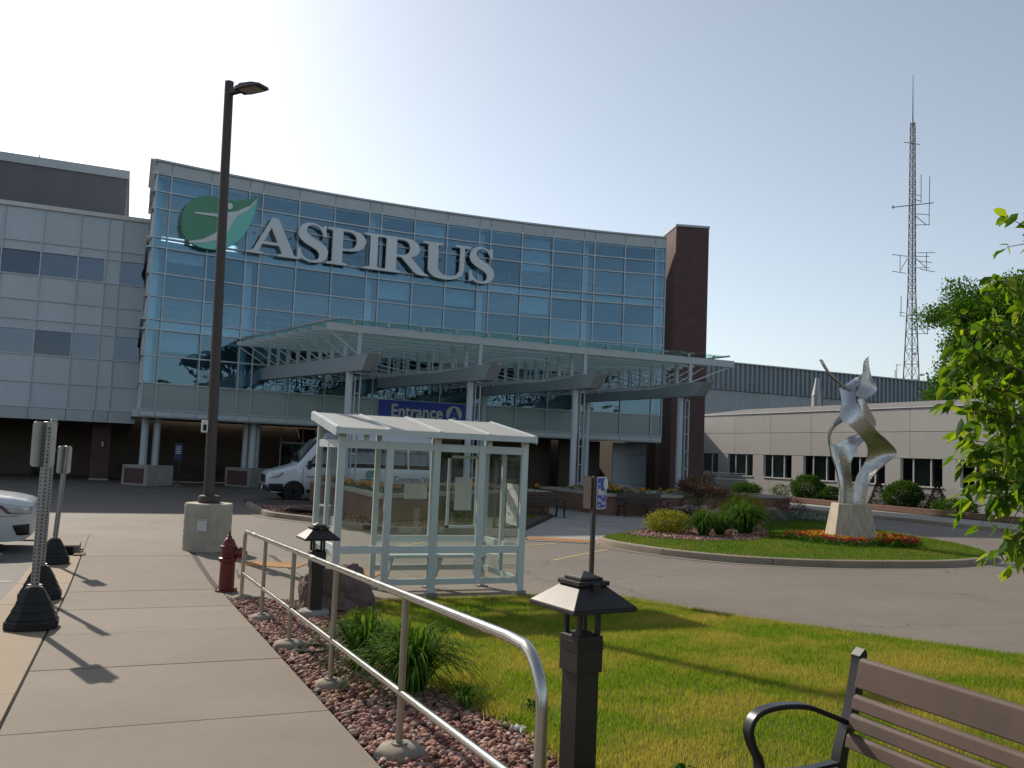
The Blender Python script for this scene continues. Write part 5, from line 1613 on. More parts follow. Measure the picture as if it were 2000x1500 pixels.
boulder('small grey boulder at the foot of the slender tree', (19.2, 25.9, ZG + .2), (.55, .4, .38), 15, MT['rock_grey'])
boulder('pointed pink boulder between green juniper and red shrub', (21.9, 25.8, ZG + .2), (.6, .5, .75), 18, MT['rock_pink'])

# small things on the gravel
tag(MB().tube([(1.68 + .15 * math.cos(a), 8.12 + .15 * math.sin(a), zs(8.1) + .05) for a in np.linspace(0, 2 * math.pi, 22)[:-1]], .012, 6, closed=True).build('pipe_ring', MT['black_metal'], smooth=40), 'black pipe ring half buried in the gravel', 'pipe')
m = MB()
m.sheet([[(2.30 + .02 * i, 5.02 + .025 * j + .008 * (i % 2), zs(5) + .05 + .02 * math.sin(i * 2.1 + j * 1.3)) for i in range(5)] for j in range(4)])
tag(m.build('paper_scrap', MT['paper']), 'crumpled white paper scrap on the gravel by the lawn', 'litter')
tag(MB().tube([(1.44, 4.92, zs(4.9) + .04), (1.50, 4.86, zs(4.9) + .045), (1.58, 4.84, zs(4.8) + .04)], .007, 5).build('twig', MT['bark']), 'short dry twig at the edge of the gravel', 'twig')
# things in the shade of the drop-off
t = thing('post_sign', 'small dark blue sign on a post beside the corner columns', 'sign', (2.4, 44.2, ZG))
MB().lathe([(.28, 0), (.22, .1), (.06, .16)], (2.4, 44.2, ZG), 14).build('base', MT['rock'], t, smooth=40)
MB().cyl((2.4, 44.2, ZG), (2.4, 44.2, 1.1), .035, n=10).build('post', MT['black_metal'], t)
pl = MB().box(2.15, 2.5, 44.14, 44.17, .55, 1.4).build('plate', MT['sign_navy'], t, bevel=.01)
m = MB()
for k in range(5): m.box(2.2, 2.45 - .03 * (k % 2), 44.13, 44.138, 1.22 - k * .08, 1.25 - k * .08)
m.build('lettering', MT['paper'], pl)

# ================================================================= SCULPTURE
SC = V3(18.38, 18.61, zs(18) + .14)
t = thing('sculpture', 'tall polished steel sculpture of twisting ribbons on a tapered stone plinth', 'sculpture', SC)
PH = 1.04
MB().loft([[SC + V3(*((rr * a + hh * b) * w)[:2], z) for a, b in ((-1, -.9), (.15, -1.1), (1, -.6), (.9, .9), (-.8, .9))] for w, z in ((.64, -.1), (.635, .05), (.46, PH))]).build('plinth', MT['stone_plinth'], t, bevel=.02)
sc_k = 1 / 250.0
def sp(cx, cy_, d):                      # drawing units: 250 to the metre, 450 the middle, 1085 the plinth top
    return SC + rr * ((cx - 450) * sc_k) + hh * d + V3(0, 0, PH + (1085 - cy_) * sc_k)
def ribbon(edges, name, n=7, th=.045):
    Lp = catmull([sp(*e[0]) for e in edges], n)
    Rp = catmull([sp(*e[1]) for e in edges], n)
    m_, k_ = len(Lp), 5
    G = np.array([[Lp[i] * (1 - j / (k_ - 1)) + Rp[i] * (j / (k_ - 1)) for j in range(k_)] for i in range(m_)])
    du, dv = np.gradient(G, axis=0), np.gradient(G, axis=1)
    N = np.cross(du, dv)
    N /= np.maximum(np.linalg.norm(N, axis=2, keepdims=True), 1e-9)
    bow = np.sin(np.linspace(0, math.pi, k_))[None, :, None] * .03
    Fr, Bk = G + N * (th / 2 + bow), G - N * (th / 2 - bow)
    rings = [[*Fr[i], *Bk[i][::-1]] for i in range(m_)]
    return MB().loft(rings).build(name, MT['sculpture'], t, smooth=40)
# each row: left edge (x, y, depth), right edge (x, y, depth)
ribbon([((476, 1090, .12), (548, 1090, -.08)), ((488, 980, .14), (556, 970, -.14)), ((512, 890, .12), (590, 880, -.22)), ((555, 800, .05), (660, 800, -.32)), ((562, 730, -.05), (728, 726, -.38)), ((540, 670, -.16), (672, 652, -.40)), ((470, 600, -.28), (590, 585, -.42)), ((395, 545, -.34), (515, 500, -.42)), ((345, 500, -.30), (470, 425, -.34)), ((362, 400, -.22), (458, 370, -.22)), ((346, 292, -.16), (470, 325, -.06))], 'ribbon')
ribbon([((345, 490, -.30), (392, 522, .05)), ((300, 545, -.30), (346, 565, .15)), ((276, 610, -.25), (322, 628, .22)), ((280, 665, -.20), (338, 688, .22)), ((289, 695, -.16), (376, 706, .12)), ((305, 760, -.14), (382, 790, .05)), ((346, 880, -.14), (408, 880, .04)), ((362, 980, -.14), (416, 980, .02)), ((360, 1090, -.14), (418, 1090, .02))], 'ribbon')
ribbon([((404, 1090, .20), (482, 1090, .10)), ((402, 960, .20), (476, 960, .08)), ((396, 850, .16), (452, 850, .05)), ((380, 760, .12), (462, 780, .0)), ((362, 695, .10), (515, 680, .02)), ((440, 630, .12), (560, 640, .10)), ((520, 590, .14), (606, 590, .22)), ((524, 520, .14), (646, 526, .22)), ((528, 450, .10), (600, 440, .16)), ((490, 370, .02), (560, 380, .12)), ((430, 300, -.02), (500, 325, .10)), ((364, 246, .0), (428, 276, .14)), ((292, 180, .02), (356, 226, .24)), ((256, 128, .04), (302, 150, .28)), ((240, 92, .08), (264, 92, .24))], 'ribbon')
ribbon([((470, 330, .10), (545, 362, -.05)), ((505, 300, .12), (600, 320, -.14)), ((530, 250, .14), (612, 285, -.14)), ((540, 180, .12), (588, 215, -.06)), ((540, 110, .08), (576, 130, .02)), ((545, 85, .06), (572, 58, .05))], 'ribbon')
ribbon([((425, 262, .22), (470, 300, .12)), ((480, 225, .26), (505, 270, .16)), ((540, 190, .30), (560, 215, .22)), ((590, 135, .34), (606, 132, .28))], 'ribbon')

# ================================================================= RADIO TOWER
TB = V3(97.95, 88.26, ZG)
t = thing('radio_tower', 'tall thin lattice radio mast with antennas on the skyline', 'radio tower', TB)
def tw_w(z): return np.interp(z, [0, 14, 27, 50], [1.75, 1.18, .56, .36])
def leg(k, z): return TB + V3(tw_w(z) * math.cos(R(90 + 120 * k + 15)), tw_w(z) * math.sin(R(90 + 120 * k + 15)), z)
for k in range(3): MB().tube([leg(k, z) for z in (0, 14, 27, 50.8)], [.085, .08, .07, .055], 6).build('leg', MT['tower'], t)
z, sec = 0.0, MB()
lastcut = 0
while z < 50.3:
    dz = 2.1 if z < 27 else 1.25
    for k in range(3):
        a, b, c_, d = leg(k, z), leg((k + 1) % 3, z), leg(k, z + dz), leg((k + 1) % 3, z + dz)
        sec.bar(a, b, .05, .05)
        sec.bar(a, d, .045, .045)
        sec.bar(b, c_, .045, .045)
    z += dz
    if z - lastcut > 8:
        sec.build('lattice_section', MT['tower'], t)
        sec, lastcut = MB(), z
if sec.v: sec.build('lattice_section', MT['tower'], t)
MB().tube([TB + V3(0, 0, 50), TB + V3(0, 0, 52), TB + V3(0, 0, 57.8)], [.10, .07, .03], 6).build('mast_whip', MT['tower'], t)
def T(a, b, z): return TB + rr * a + hh * b + V3(0, 0, z)
def pxm(cx, cy_): return T((cx - 279) * .44 * .0698, 0, 57.3 - (cy_ - 10) * .44 * .0718)
def ant(name, *segs, w=.07):
    m = MB()
    for a, b in segs: m.bar(pxm(*a), pxm(*b), w, w, up=tuple(hh))
    m.build(name, MT['tower'], t)
ant('cross_arm', ((240, 305), (313, 312)))
ant('whip_antenna', ((288, 540), (318, 543)), ((288, 562), (318, 568)), ((318, 575), (318, 448)))
ant('yagi_antenna', ((185, 602), (375, 573)), ((192, 592), (192, 608)), w=.10)
ant('side_arm', ((288, 626), (358, 628)), ((288, 676), (358, 672)), ((290, 632), (340, 672)), ((355, 675), (357, 455)))
ant('side_arm', ((188, 812), (258, 818)), ((225, 815), (225, 890)), ((190, 887), (252, 893)), ((228, 880), (258, 826)))
ant('side_arm', ((290, 816), (357, 814)), ((290, 868), (357, 864)), ((292, 822), (340, 862)), ((344, 798), (344, 876)), ((303, 800), (383, 796)), ((315, 872), (382, 882)), ((312, 836), (368, 841)))
ant('side_arm', ((223, 1066), (250, 1070)), ((223, 1082), (248, 1084)), ((230, 1080), (231, 995)))
ant('side_arm', ((298, 1105), (350, 1108)), ((300, 1158), (352, 1155)), ((304, 1112), (340, 1156)), ((350, 1160), (351, 1070)))
ant('whip_antenna', ((208, 1298), (232, 1298)), ((206, 1360), (207, 1320)), ((213, 1360), (214, 1300)))
for cx, cy_ in ((286, 1255), (316, 1345)):
    p = pxm(cx, cy_) - hh * .5
    MB().lathe([(.05, 0), (.40, .12), (.46, .28), (.46, .3)], p, 14).build('dish', MT['white_trim'], t, smooth=40)
# ================================================================= VEHICLES
class Body:
    """a vehicle shell: stations along its length from the nose, X forward distance back from the nose"""
    def __init__(s, org, fx, st, belt, rad):
        s.o, s.fx, s.rad = V3(*org), V3(*fx, 0), rad
        s.sy = V3(-fx[1], fx[0], 0) if False else np.cross(V3(0, 0, 1), V3(*fx, 0))
        s.st, s.belt = np.array(st, float), belt
    def par(s, X): return [np.interp(X, s.st[:, 0], s.st[:, k]) for k in range(1, 5)]
    def w(s, X, z):
        zb, zt, wl, wt = s.par(X)
        bl = min(s.belt, zt - .12)
        if z <= bl: return wl * (1 - .10 * ((bl - z) / max(.05, bl - zb)) ** 2.5)
        q = (z - bl) / max(.05, zt - bl)
        e = min(1.0, q)
        base = wl + (wt - wl) * e
        r = s.rad / max(.2, zt - bl)
        if q > 1 - r:
            k = (q - (1 - r)) / r
            base -= s.rad * 1.1 * (1 - math.sqrt(max(0, 1 - k * k)))
        return base
    def pt(s, X, y, z): return s.o + s.fx * X + s.sy * y + V3(0, 0, z)
    def ring(s, X):
        zb, zt, wl, wt = s.par(X)
        bl = min(s.belt, zt - .12)
        zz = list(np.linspace(zb, bl, 6)) + list(bl + (zt - bl) * np.array([.25, .5, .72, .86, .93, .97, .992, 1.0]))
        half = [(s.w(X, z), z) for z in zz]
        wl_ = half[-1][0]
        top = [(wl_ * k, zt + .03 * (1 - k * k)) for k in (.66, .33)]
        right = half + top
        pts = [s.pt(X, w, z) for w, z in right] + [s.pt(X, 0, zt + .03)] + [s.pt(X, -w, z) for w, z in right[::-1]]
        return pts
    def shell(s, name, mat, parent, n=60):
        a, b = s.st[0, 0], s.st[-1, 0]
        Xs = sorted(set(list(np.linspace(a, b, n)) + list(s.st[:, 0])))
        return MB().loft([s.ring(X) for X in Xs]).build(name, mat, parent, smooth=42)
    def side(s, quad, sgn, name, mat, parent, off=.008, nx=6, nz=4):
        """a patch laid on the side of the shell; quad = four (X, z) corners in order"""
        q = [np.array(p, float) for p in quad]
        rows = []
        for j in range(nz + 1):
            row = []
            for i in range(nx + 1):
                u, v_ = i / nx, j / nz
                p = (q[0] * (1 - u) + q[1] * u) * (1 - v_) + (q[3] * (1 - u) + q[2] * u) * v_
                row.append(s.pt(p[0], sgn * (s.w(p[0], p[1]) + off), p[1]))
            rows.append(row)
        m = MB().sheet(rows)
        o = m.build(name, mat, parent, smooth=True)
        md = o.modifiers.new('thick', 'SOLIDIFY')
        md.thickness, md.offset = .006, 0
        return o
def wheel(parent, b, X, sgn, r, wd, yw, spokes=8):
    c = b.pt(X, sgn * yw, r)
    ax = b.sy * sgn
    t_ = MB()
    prof = [(r * .62, -wd / 2), (r * .95, -wd / 2), (r, -wd * .35), (r, wd * .35), (r * .95, wd / 2), (r * .62, wd / 2)]
    def lathe_ax(prof, n=28):
        rings = []
        for rad, h in prof: rings.append([c + ax * h + b.fx * rad * math.cos(2 * math.pi * k / n) + V3(0, 0, rad * math.sin(2 * math.pi * k / n)) for k in range(n)])
        return MB().loft(rings)
    wo = lathe_ax(prof).build('wheel', MT['tyre'], parent, smooth=40)
    lathe_ax([(r * .64, wd * .2), (r * .64, wd * .46), (r * .58, wd * .47), (r * .55, wd * .3), (r * .1, wd * .22)]).build('rim', MT['rim'], wo, smooth=40)
    m = MB()
    for k in range(spokes):
        a = 2 * math.pi * k / spokes
        d = b.fx * math.cos(a) + V3(0, 0, math.sin(a))
        m.bar(c + ax * wd * .42 + d * r * .08, c + ax * wd * .40 + d * r * .60, .045, .03, up=tuple(ax))
    m.cyl(c + ax * wd * .3, c + ax * wd * .5, r * .16, n=12)
    m.build('spokes', MT['rim'], wo)
def arch(parent, b, X, sgn, r, mat):
    pts = []
    rows = []
    for rad in (r * .2, r * 1.0, r * 1.16):
        rows.append([b.pt(X + rad * math.cos(a), sgn * (b.w(X + rad * math.cos(a), max(.33, r + rad * math.sin(a))) + .006), r + rad * math.sin(a) if r + rad * math.sin(a) > .0 else 0) for a in np.linspace(-.25, math.pi + .25, 19)])
    o = MB().sheet(rows).build('wheel_arch', mat, parent, smooth=True)
    md = o.modifiers.new('thick', 'SOLIDIFY')
    md.thickness, md.offset = .008, 0
# ---- courtesy van
vn = thing('courtesy_van', 'white high-roof passenger van lettered Courtesy Van, parked behind the left planter', 'van', (8.4, 35.42, ZG))
VB = Body((5.02, 35.42, ZG), (1, 0), [(0, .52, .98, .78, .70), (.05, .42, 1.06, .88, .80), (.22, .33, 1.15, .97, .86), (.9, .30, 1.34, 1.01, .90), (1.12, .30, 1.42, 1.02, .90), (1.95, .30, 2.42, 1.02, .80), (2.3, .30, 2.66, 1.02, .77), (3.0, .30, 2.74, 1.02, .76), (6.45, .30, 2.70, 1.02, .76), (6.66, .34, 2.60, 1.0, .74), (6.7, .42, 2.5, .97, .72)], 1.28, .16)
VB.shell('body', MT['van_white'], vn)
m = MB()
rows = [[VB.pt(X, y * w, z) for y in (-1, -.5, 0, .5, 1)] for X, z, w in ((1.16, 1.50, .80), (1.40, 1.80, .78), (1.66, 2.12, .74), (1.88, 2.39, .69))]
o = MB().sheet([[p + nrm(V3(-1, 0, .7)) * .035 for p in r_] for r_ in rows]).build('windscreen', MT['car_glass'], vn, smooth=True)
for sgn in (-1, 1):
    VB.side([(1.42, 1.33), (2.45, 1.33), (2.45, 2.12), (2.02, 2.12)], sgn, 'side_window', MT['car_glass'], vn)
    VB.side([(2.62, 1.36), (4.28, 1.36), (4.28, 2.14), (2.62, 2.14)], sgn, 'side_window', MT['car_glass'], vn)
    VB.side([(4.36, 1.36), (5.50, 1.36), (5.50, 2.14), (4.36, 2.14)], sgn, 'side_window', MT['car_glass'], vn)
    VB.side([(5.58, 1.36), (6.42, 1.36), (6.42, 2.14), (5.58, 2.14)], sgn, 'side_window', MT['car_glass'], vn)
    VB.side([(1.5, .32), (6.6, .32), (6.6, .47), (1.5, .47)], sgn, 'sill', MT['plastic_black'], vn, nx=12)
    VB.side([(.05, .40), (.62, .33), (.62, .66), (.03, .66)], sgn, 'bumper_side', MT['plastic_black'], vn)
    hl = VB.side([(.10, .86), (.42, .90), (.62, 1.10), (.16, 1.06)], sgn, 'headlight', MT['lamp_lens'], vn, off=.012)
    VB.side([(.44, .91), (.53, .98), (.63, 1.09), (.52, 1.07)], sgn, 'indicator', MT['amber'], hl, off=.02, nx=2, nz=2)
    VB.side([(2.52, .5), (2.535, .5), (2.535, 2.2), (2.52, 2.2)], sgn, 'door_seam', MT['plastic_black'], vn, off=.004, nx=1)
    VB.side([(1.33, .5), (1.345, .5), (1.345, 1.3), (1.33, 1.3)], sgn, 'door_seam', MT['plastic_black'], vn, off=.004, nx=1)
    VB.side([(2.28, 1.13), (2.44, 1.13), (2.44, 1.17), (2.28, 1.17)], sgn, 'door_handle', MT['plastic_black'], vn, off=.02, nx=2, nz=1)
    for X in (1.02, 4.78):
        arch(vn, VB, X, sgn, .37, MT['plastic_black'])
        wheel(vn, VB, X, sgn, .36, .22, .90)
    mp = VB.pt(1.55, sgn * 1.14, 1.42)
    MB().obox(mp, (.06, 0, 0), (0, .11, 0), (0, 0, .17)).build('mirror', MT['plastic_black'], vn, bevel=.03)
MB().loft([[VB.pt(-.045, y, z) for y, z in ((-.72, .42), (.72, .42), (.74, .60), (-.74, .60))], [VB.pt(.16, y, z) for y, z in ((-.93, .33), (.93, .33), (.93, .64), (-.93, .64))]]).build('front_bumper', MT['plastic_black'], vn, bevel=.03)
gr = MB().loft([[VB.pt(-.012, y, z) for y, z in ((-.52, .66), (.52, .66), (.60, .98), (-.60, .98))], [VB.pt(.1, y, z) for y, z in ((-.55, .66), (.55, .66), (.64, 1.0), (-.64, 1.0))]]).build('grille', MT['plastic_black'], vn, bevel=.02)
MB().obox(VB.pt(-.06, -.15, .50), (.006, 0, 0), (0, .16, 0), (0, 0, .08)).build('number_plate', MT['paper'], vn)
def on_side(v, f, X, z, name, mat):
    """flat lettering on the near side of the van, reading left to right"""
    pts = []
    for a, b, c_ in v: pts.append(VB.pt(X + a, -(VB.w(X + a, z + b) + .010 + c_), z + b))
    vmesh(name, np.array(pts), f, mat, vn, recalc=True)
v, f = text_mesh('Courtesy Van', .30, .003, .004)
on_side(v, f, 4.95, .86, 'lettering', MT['ink'])
v, f = text_mesh('ASPIRUS', .22, .003, .006)
on_side(v, f, 3.55, .78, 'lettering', MT['ink'])
lf = [em(p[0], p[1]) for p in leaf]
v, f = curve_mesh([[((a - 2.7) * .13, (z - 11.8) * .13) for a, z in lf]], .003)
on_side(v, f, 3.98, 1.13, 'leaf_mark', MT['logo_green'])
v, f = text_mesh('Courtesy ride', .15, .003, .003)
on_side(v, f, 1.45, .92, 'lettering', MT['ink'])

# ---- parked white car
cr = thing('parked_car', 'white crossover car at the left edge, only its nose in view', 'car', (-3.8, 18.98, ZG))
CB = Body((-1.40, 18.98, ZG), (-1, 0), [(0, .42, .80, .55, .50), (.05, .30, .90, .72, .62), (.15, .22, .95, .83, .68), (.4, .20, 1.0, .90, .74), (.9, .20, 1.06, .925, .76), (1.35, .20, 1.13, .93, .74), (2.15, .20, 1.60, .93, .62), (2.8, .20, 1.70, .93, .60), (3.8, .20, 1.67, .93, .60), (4.55, .22, 1.42, .92, .62), (4.75, .26, 1.05, .88, .66), (4.85, .36, .95, .80, .6)], .92, .10)
CB.shell('body', MT['car_white'], cr)
o = MB().sheet([[CB.pt(X, y * w, z) + V3(.03, 0, .03) for y in (-1, -.5, 0, .5, 1)] for X, z, w in ((1.42, 1.20, .70), (1.75, 1.39, .66), (2.08, 1.57, .60))]).build('windscreen', MT['car_glass'], cr, smooth=True)
for sgn in (-1, 1):
    CB.side([(1.75, 1.10), (2.85, 1.10), (2.85, 1.55), (2.25, 1.55)], sgn, 'side_window', MT['car_glass'], cr)
    CB.side([(2.95, 1.10), (4.1, 1.12), (3.9, 1.52), (2.95, 1.55)], sgn, 'side_window', MT['car_glass'], cr)
    hl = CB.side([(.06, .70), (.40, .70), (.60, .87), (.05, .84)], sgn, 'headlight', MT['lamp_lens'], cr, off=.010)
    for k in range(4):
        z0 = .715 + k * .037
        x0 = .42 + k * .042
        CB.side([(x0 - .05, z0), (x0 + .02, z0), (x0 + .05, z0 + .026), (x0 - .03, z0 + .026)], sgn, 'indicator', MT['red_paint'], hl, off=.018, nx=2, nz=1)
    CB.side([(.07, .32), (.26, .32), (.34, .50), (.08, .52)], sgn, 'fog_recess', MT['plastic_black'], cr, off=.008)
    CB.side([(1.3, .22), (3.4, .22), (3.4, .34), (1.3, .34)], sgn, 'sill', MT['plastic_black'], cr, nx=8)
    CB.side([(.25, .66), (1.2, .66), (1.2, .668), (.25, .668)], sgn, 'panel_seam', MT['joint_dark'], cr, off=.003, nx=8, nz=1)
    for X in (.98, 3.85):
        arch(cr, CB, X, sgn, .37, MT['plastic_black'])
        wheel(cr, CB, X, sgn, .35, .22, .80)
    MB().obox(CB.pt(1.75, sgn * 1.02, 1.12), (.07, 0, 0), (0, .09, 0), (0, 0, .08)).build('mirror', MT['car_white'], cr, bevel=.03)
gl = MB().loft([[CB.pt(-.02, y, z) for y, z in ((-.44, .62), (.44, .62), (.47, .80), (-.47, .80))], [CB.pt(.10, y, z) for y, z in ((-.52, .60), (.52, .60), (.56, .82), (-.56, .82))]]).build('grille', MT['plastic_black'], cr, bevel=.02)
MB().box(*sorted((CB.pt(-.03, 0, 0)[0], CB.pt(.05, 0, 0)[0])), 18.98 - .5, 18.98 + .5, ZG + .70, ZG + .73).build('grille_bar', MT['rim'], gl)
# ================================================================= PLANTS
def rand_dirs(r, n):
    q = r.normal(size=(n, 3))
    return q / np.linalg.norm(q, axis=1)[:, None]
def leaf_mesh(name, C, size, mat, parent, r, aspect=.5, droop=0.0, outward=None, flat=0.0, shape='diamond'):
    n = len(C)
    ax = rand_dirs(r, n)
    if outward is not None: ax = ax * .8 + outward
    ax[:, 2] -= droop
    ax /= np.linalg.norm(ax, axis=1)[:, None]
    sd_ = np.cross(ax, rand_dirs(r, n))
    sd_ /= np.maximum(np.linalg.norm(sd_, axis=1)[:, None], 1e-6)
    nm = np.cross(ax, sd_)
    s = size * r.uniform(.6, 1.25, n)[:, None]
    if shape == 'diamond':
        v = np.stack([C, C + ax * s * .5 + sd_ * s * aspect / 2 + nm * s * .08, C + ax * s, C + ax * s * .5 - sd_ * s * aspect / 2 + nm * s * .08], 1).reshape(-1, 3)
        k = 4 * np.arange(n)[:, None]
        f = np.concatenate([k + [0, 1, 2], k + [0, 2, 3]])
    else:                                    # pointed leaf with a folded midrib and a bent tip
        dn = np.array([0, 0, -1.0])
        P0, P1, P2, P3 = C, C + ax * s * .30, C + ax * s * .68 + dn * s * .05, C + ax * s * 1.0 + dn * s * .16
        w1, w2 = s * aspect * .50, s * aspect * .38
        up_ = nm * s * .07
        v = np.stack([P0, P1, P2, P3, P1 + sd_ * w1 + up_, P2 + sd_ * w2 + up_, P1 - sd_ * w1 + up_, P2 - sd_ * w2 + up_], 1).reshape(-1, 3)
        k = 8 * np.arange(n)[:, None]
        f = np.concatenate([k + q for q in ([0, 4, 1], [4, 5, 1], [1, 5, 2], [5, 3, 2], [0, 1, 6], [6, 1, 7], [1, 2, 7], [7, 2, 3])])
    o = big_mesh(name, v, f, mat, parent=parent, kind=None)
    return o
def bush(name, label, c, rx, rz, n, size, mat, seed, cat='shrub', group=None, stems=True, lump=.26, cone=False, ry=None, rag=.14):
    r = np.random.default_rng(seed)
    ry = ry or rx
    t = thing(name, label, cat, c, group)
    o = V3(*c)
    k = 26
    lc = rand_dirs(r, k)
    d = rand_dirs(r, n)
    if cone:
        h = r.random(n) ** 1.5
        a = r.uniform(0, 2 * np.pi, n)
        rad = rx * (1 - h) * (1 + .25 * r.normal(size=n) * .5)
        C = np.stack([rad * np.cos(a), rad * np.sin(a), h * rz * 2 + .02], 1)
        ow = np.stack([np.cos(a), np.sin(a), np.full(n, .5)], 1)
    else:
        bump = np.max(d @ lc.T, axis=1)
        rad = (1 - lump + lump * 2.2 * (bump - .75) / .25 * .6) * (1 + rag * r.normal(size=n)) * r.uniform(.75, 1.04, n) ** .6
        C = d * rad[:, None] * V3(rx, ry, rz) + V3(0, 0, rz * .98)
        C = C[C[:, 2] > .01]
        ow = d[: len(C)] * .5
        ow = C / np.maximum(np.linalg.norm(C, axis=1)[:, None], 1e-6) * .5
    leaf_mesh('foliage', o + C, size, mat, t, r, outward=ow)
    if stems:
        m = MB()
        for q in range(6):
            a = q * 1.05 + seed
            m.tube([o + V3(.03 * math.cos(a), .03 * math.sin(a), -.02), o + V3(rx * .35 * math.cos(a), ry * .35 * math.sin(a), rz * (1.0 if not cone else .5))], [.018, .008], 5)
        m.build('stems', MT['bark'], t)
    return t
def straps(name, label, c, n, h, spread, seed, group=None, w=.012, mat=None, cat='plant'):
    """arching strap-leaved clump"""
    r = np.random.default_rng(seed)
    t = thing(name, label, cat, c, group)
    o = V3(*c)
    a = r.uniform(0, 2 * np.pi, n)
    reach = spread * r.uniform(.25, 1.25, n)
    H = h * r.uniform(.65, 1.15, n)
    base = np.stack([.10 * spread * 2 * np.cos(a) * r.random(n), .10 * spread * 2 * np.sin(a) * r.random(n), np.zeros(n)], 1)
    d = np.stack([np.cos(a), np.sin(a), np.zeros(n)], 1)
    sd_ = np.stack([-np.sin(a), np.cos(a), np.zeros(n)], 1)
    rows = []
    for u, zf, wf in ((0, 0, .8), (.25, .55, 1.0), (.5, .88, .95), (.78, 1.0, .7), (1.0, .86, .08)):
        p = base + d * (reach * u ** 1.3)[:, None]
        p[:, 2] += H * zf * (1 - .5 * np.minimum(1, reach / spread) * .6) - (reach * .28 * max(0, u - .55) / .45)
        rows += [p - sd_ * w * wf / 2, p + sd_ * w * wf / 2]
    v = (np.stack(rows, 1) + o).reshape(-1, 3)
    k = 10 * np.arange(n)[:, None]
    f = np.concatenate([k + [2 * i, 2 * i + 1, 2 * i + 3, 2 * i + 2] for i in range(4)])
    big_mesh('leaves', v, f, mat or MT['lily'], parent=t, kind=None)
    return t
straps('daylily_clump', 'arching green daylily clump by the handrail, farther of two', (1.92, 7.25, zs(7.2) + .02), 330, .50, .46, 1, 'daylilies by the handrail', .013)
straps('daylily_clump', 'arching green daylily clump by the handrail, nearer of two', (2.05, 6.35, zs(6.3) + .02), 420, .52, .52, 2, 'daylilies by the handrail', .014)
straps('daylily_clump', 'small tuft of leaves at the gravel edge below the larger clumps', (2.25, 5.75, zs(5.7) + .02), 50, .2, .2, 3, 'daylilies by the handrail', .012)
IZ = ZG + .14
gI = 'daylilies on the sculpture island'
straps('island_daylily', 'green grassy clump next to the golden shrub on the island', (14.55, 20.0, IZ), 300, .72, .6, 4, gI, .03)
straps('island_daylily', 'green grassy clump directly before the slender tree trunk', (15.25, 20.2, IZ), 300, .68, .6, 5, gI, .03)
straps('island_daylily', 'largest dark green grassy clump, right end of the island bed', (16.4, 20.6, IZ), 520, .95, .9, 6, gI, .03)
straps('island_daylily', 'tall green grassy clump behind the largest one on the island', (17.3, 22.0, IZ), 420, 1.0, .8, 7, gI, .03)
bush('golden_shrub', 'bright yellow-green shrub at the left corner of the island bed', (14.0, 20.9, IZ), .55, .30, 5000, .06, MT['leaf_gold'], 11, group='golden shrubs')
bush('golden_shrub', 'small yellow shrub behind the slender tree trunk', (16.4, 22.6, IZ), .4, .3, 1300, .05, MT['leaf_gold'], 12, group='golden shrubs')
bush('golden_shrub', 'large loose yellow-green shrub behind the tall grassy clump', (18.9, 23.9, IZ), .65, .5, 5200, .065, MT['leaf_gold'], 13, group='golden shrubs')
bush('barberry', 'small orange-red shrub behind the slender tree', (17.5, 24.6, IZ), .35, .28, 900, .05, MT['leaf_red'], 14, group='red shrubs')
bush('barberry', 'round dark red shrub beside the pink boulder on the island', (23.0, 26.3, IZ), .62, .40, 2200, .05, MT['leaf_red'], 15, group='red shrubs')
bush('juniper', 'spreading blue-green juniper in front of the pink boulder', (20.9, 24.9, IZ), .9, .22, 2600, .05, MT['juniper'], 16, group='ground junipers')
bush('juniper', 'flat grey-green juniper trailing on rocks right of the red shrub', (23.3, 25.2, IZ), .7, .16, 1500, .05, MT['juniper'], 17, group='ground junipers')
bush('loose_shrub', 'olive twiggy shrub between golden shrub and pink boulder', (20.6, 26.6, IZ), .75, .5, 2300, .05, MT['leaf_bronze'], 18)
bush('fern_shrub', 'dark green shrub beside the middle bench', (20.4, 29.2, ZG), .75, .55, 2400, .07, MT['leaf_bush'], 19)
bush('hedge_shrub', 'dark green shrub against the left planter behind the shelter glass', (9.7, 26.0, ZG + .1), .6, .4, 3200, .07, MT['leaf_dark'], 20)
# standard tree with bronze leaves
def small_tree():
    c = V3(17.3, 24.1, IZ)
    t = thing('bronze_tree', 'slender small tree with a bronze-red rounded crown on the island', 'tree', c)
    r = np.random.default_rng(31)
    m = MB().tube([c, c + V3(.01, .0, .4), c + V3(-.01, .02, .8), c + V3(0, 0, 1.0)], [.025, .02, .018, .014], 7)
    m.build('trunk', MT['bark'], t)
    cc = c + V3(0, 0, 1.18)
    tips = []
    m = MB()
    for k in range(26):
        a, e = k * 2.4, .15 + .9 * ((k * .618) % 1)
        L = .55 + .35 * ((k * .37) % 1)
        p = c + V3(math.cos(a) * L * math.cos(e), math.sin(a) * L * math.cos(e), .88 + L * math.sin(e) * .85)
        m.tube([c + V3(0, 0, .85 + .1 * (k % 3)), (c + V3(0, 0, .95) + p) / 2 + V3(0, 0, .03), p], [.010, .007, .003], 5)
        tips.append(p)
    m.build('branches', MT['bark'], t)
    C = np.concatenate([p + r.normal(size=(190, 3)) * V3(.12, .12, .09) for p in tips] + [cc + rand_dirs(r, 1600) * V3(.68, .68, .45) * r.uniform(.2, 1, (1600, 1))])
    leaf_mesh('crown', C, .06, MT['leaf_bronze'], t, r)
small_tree()
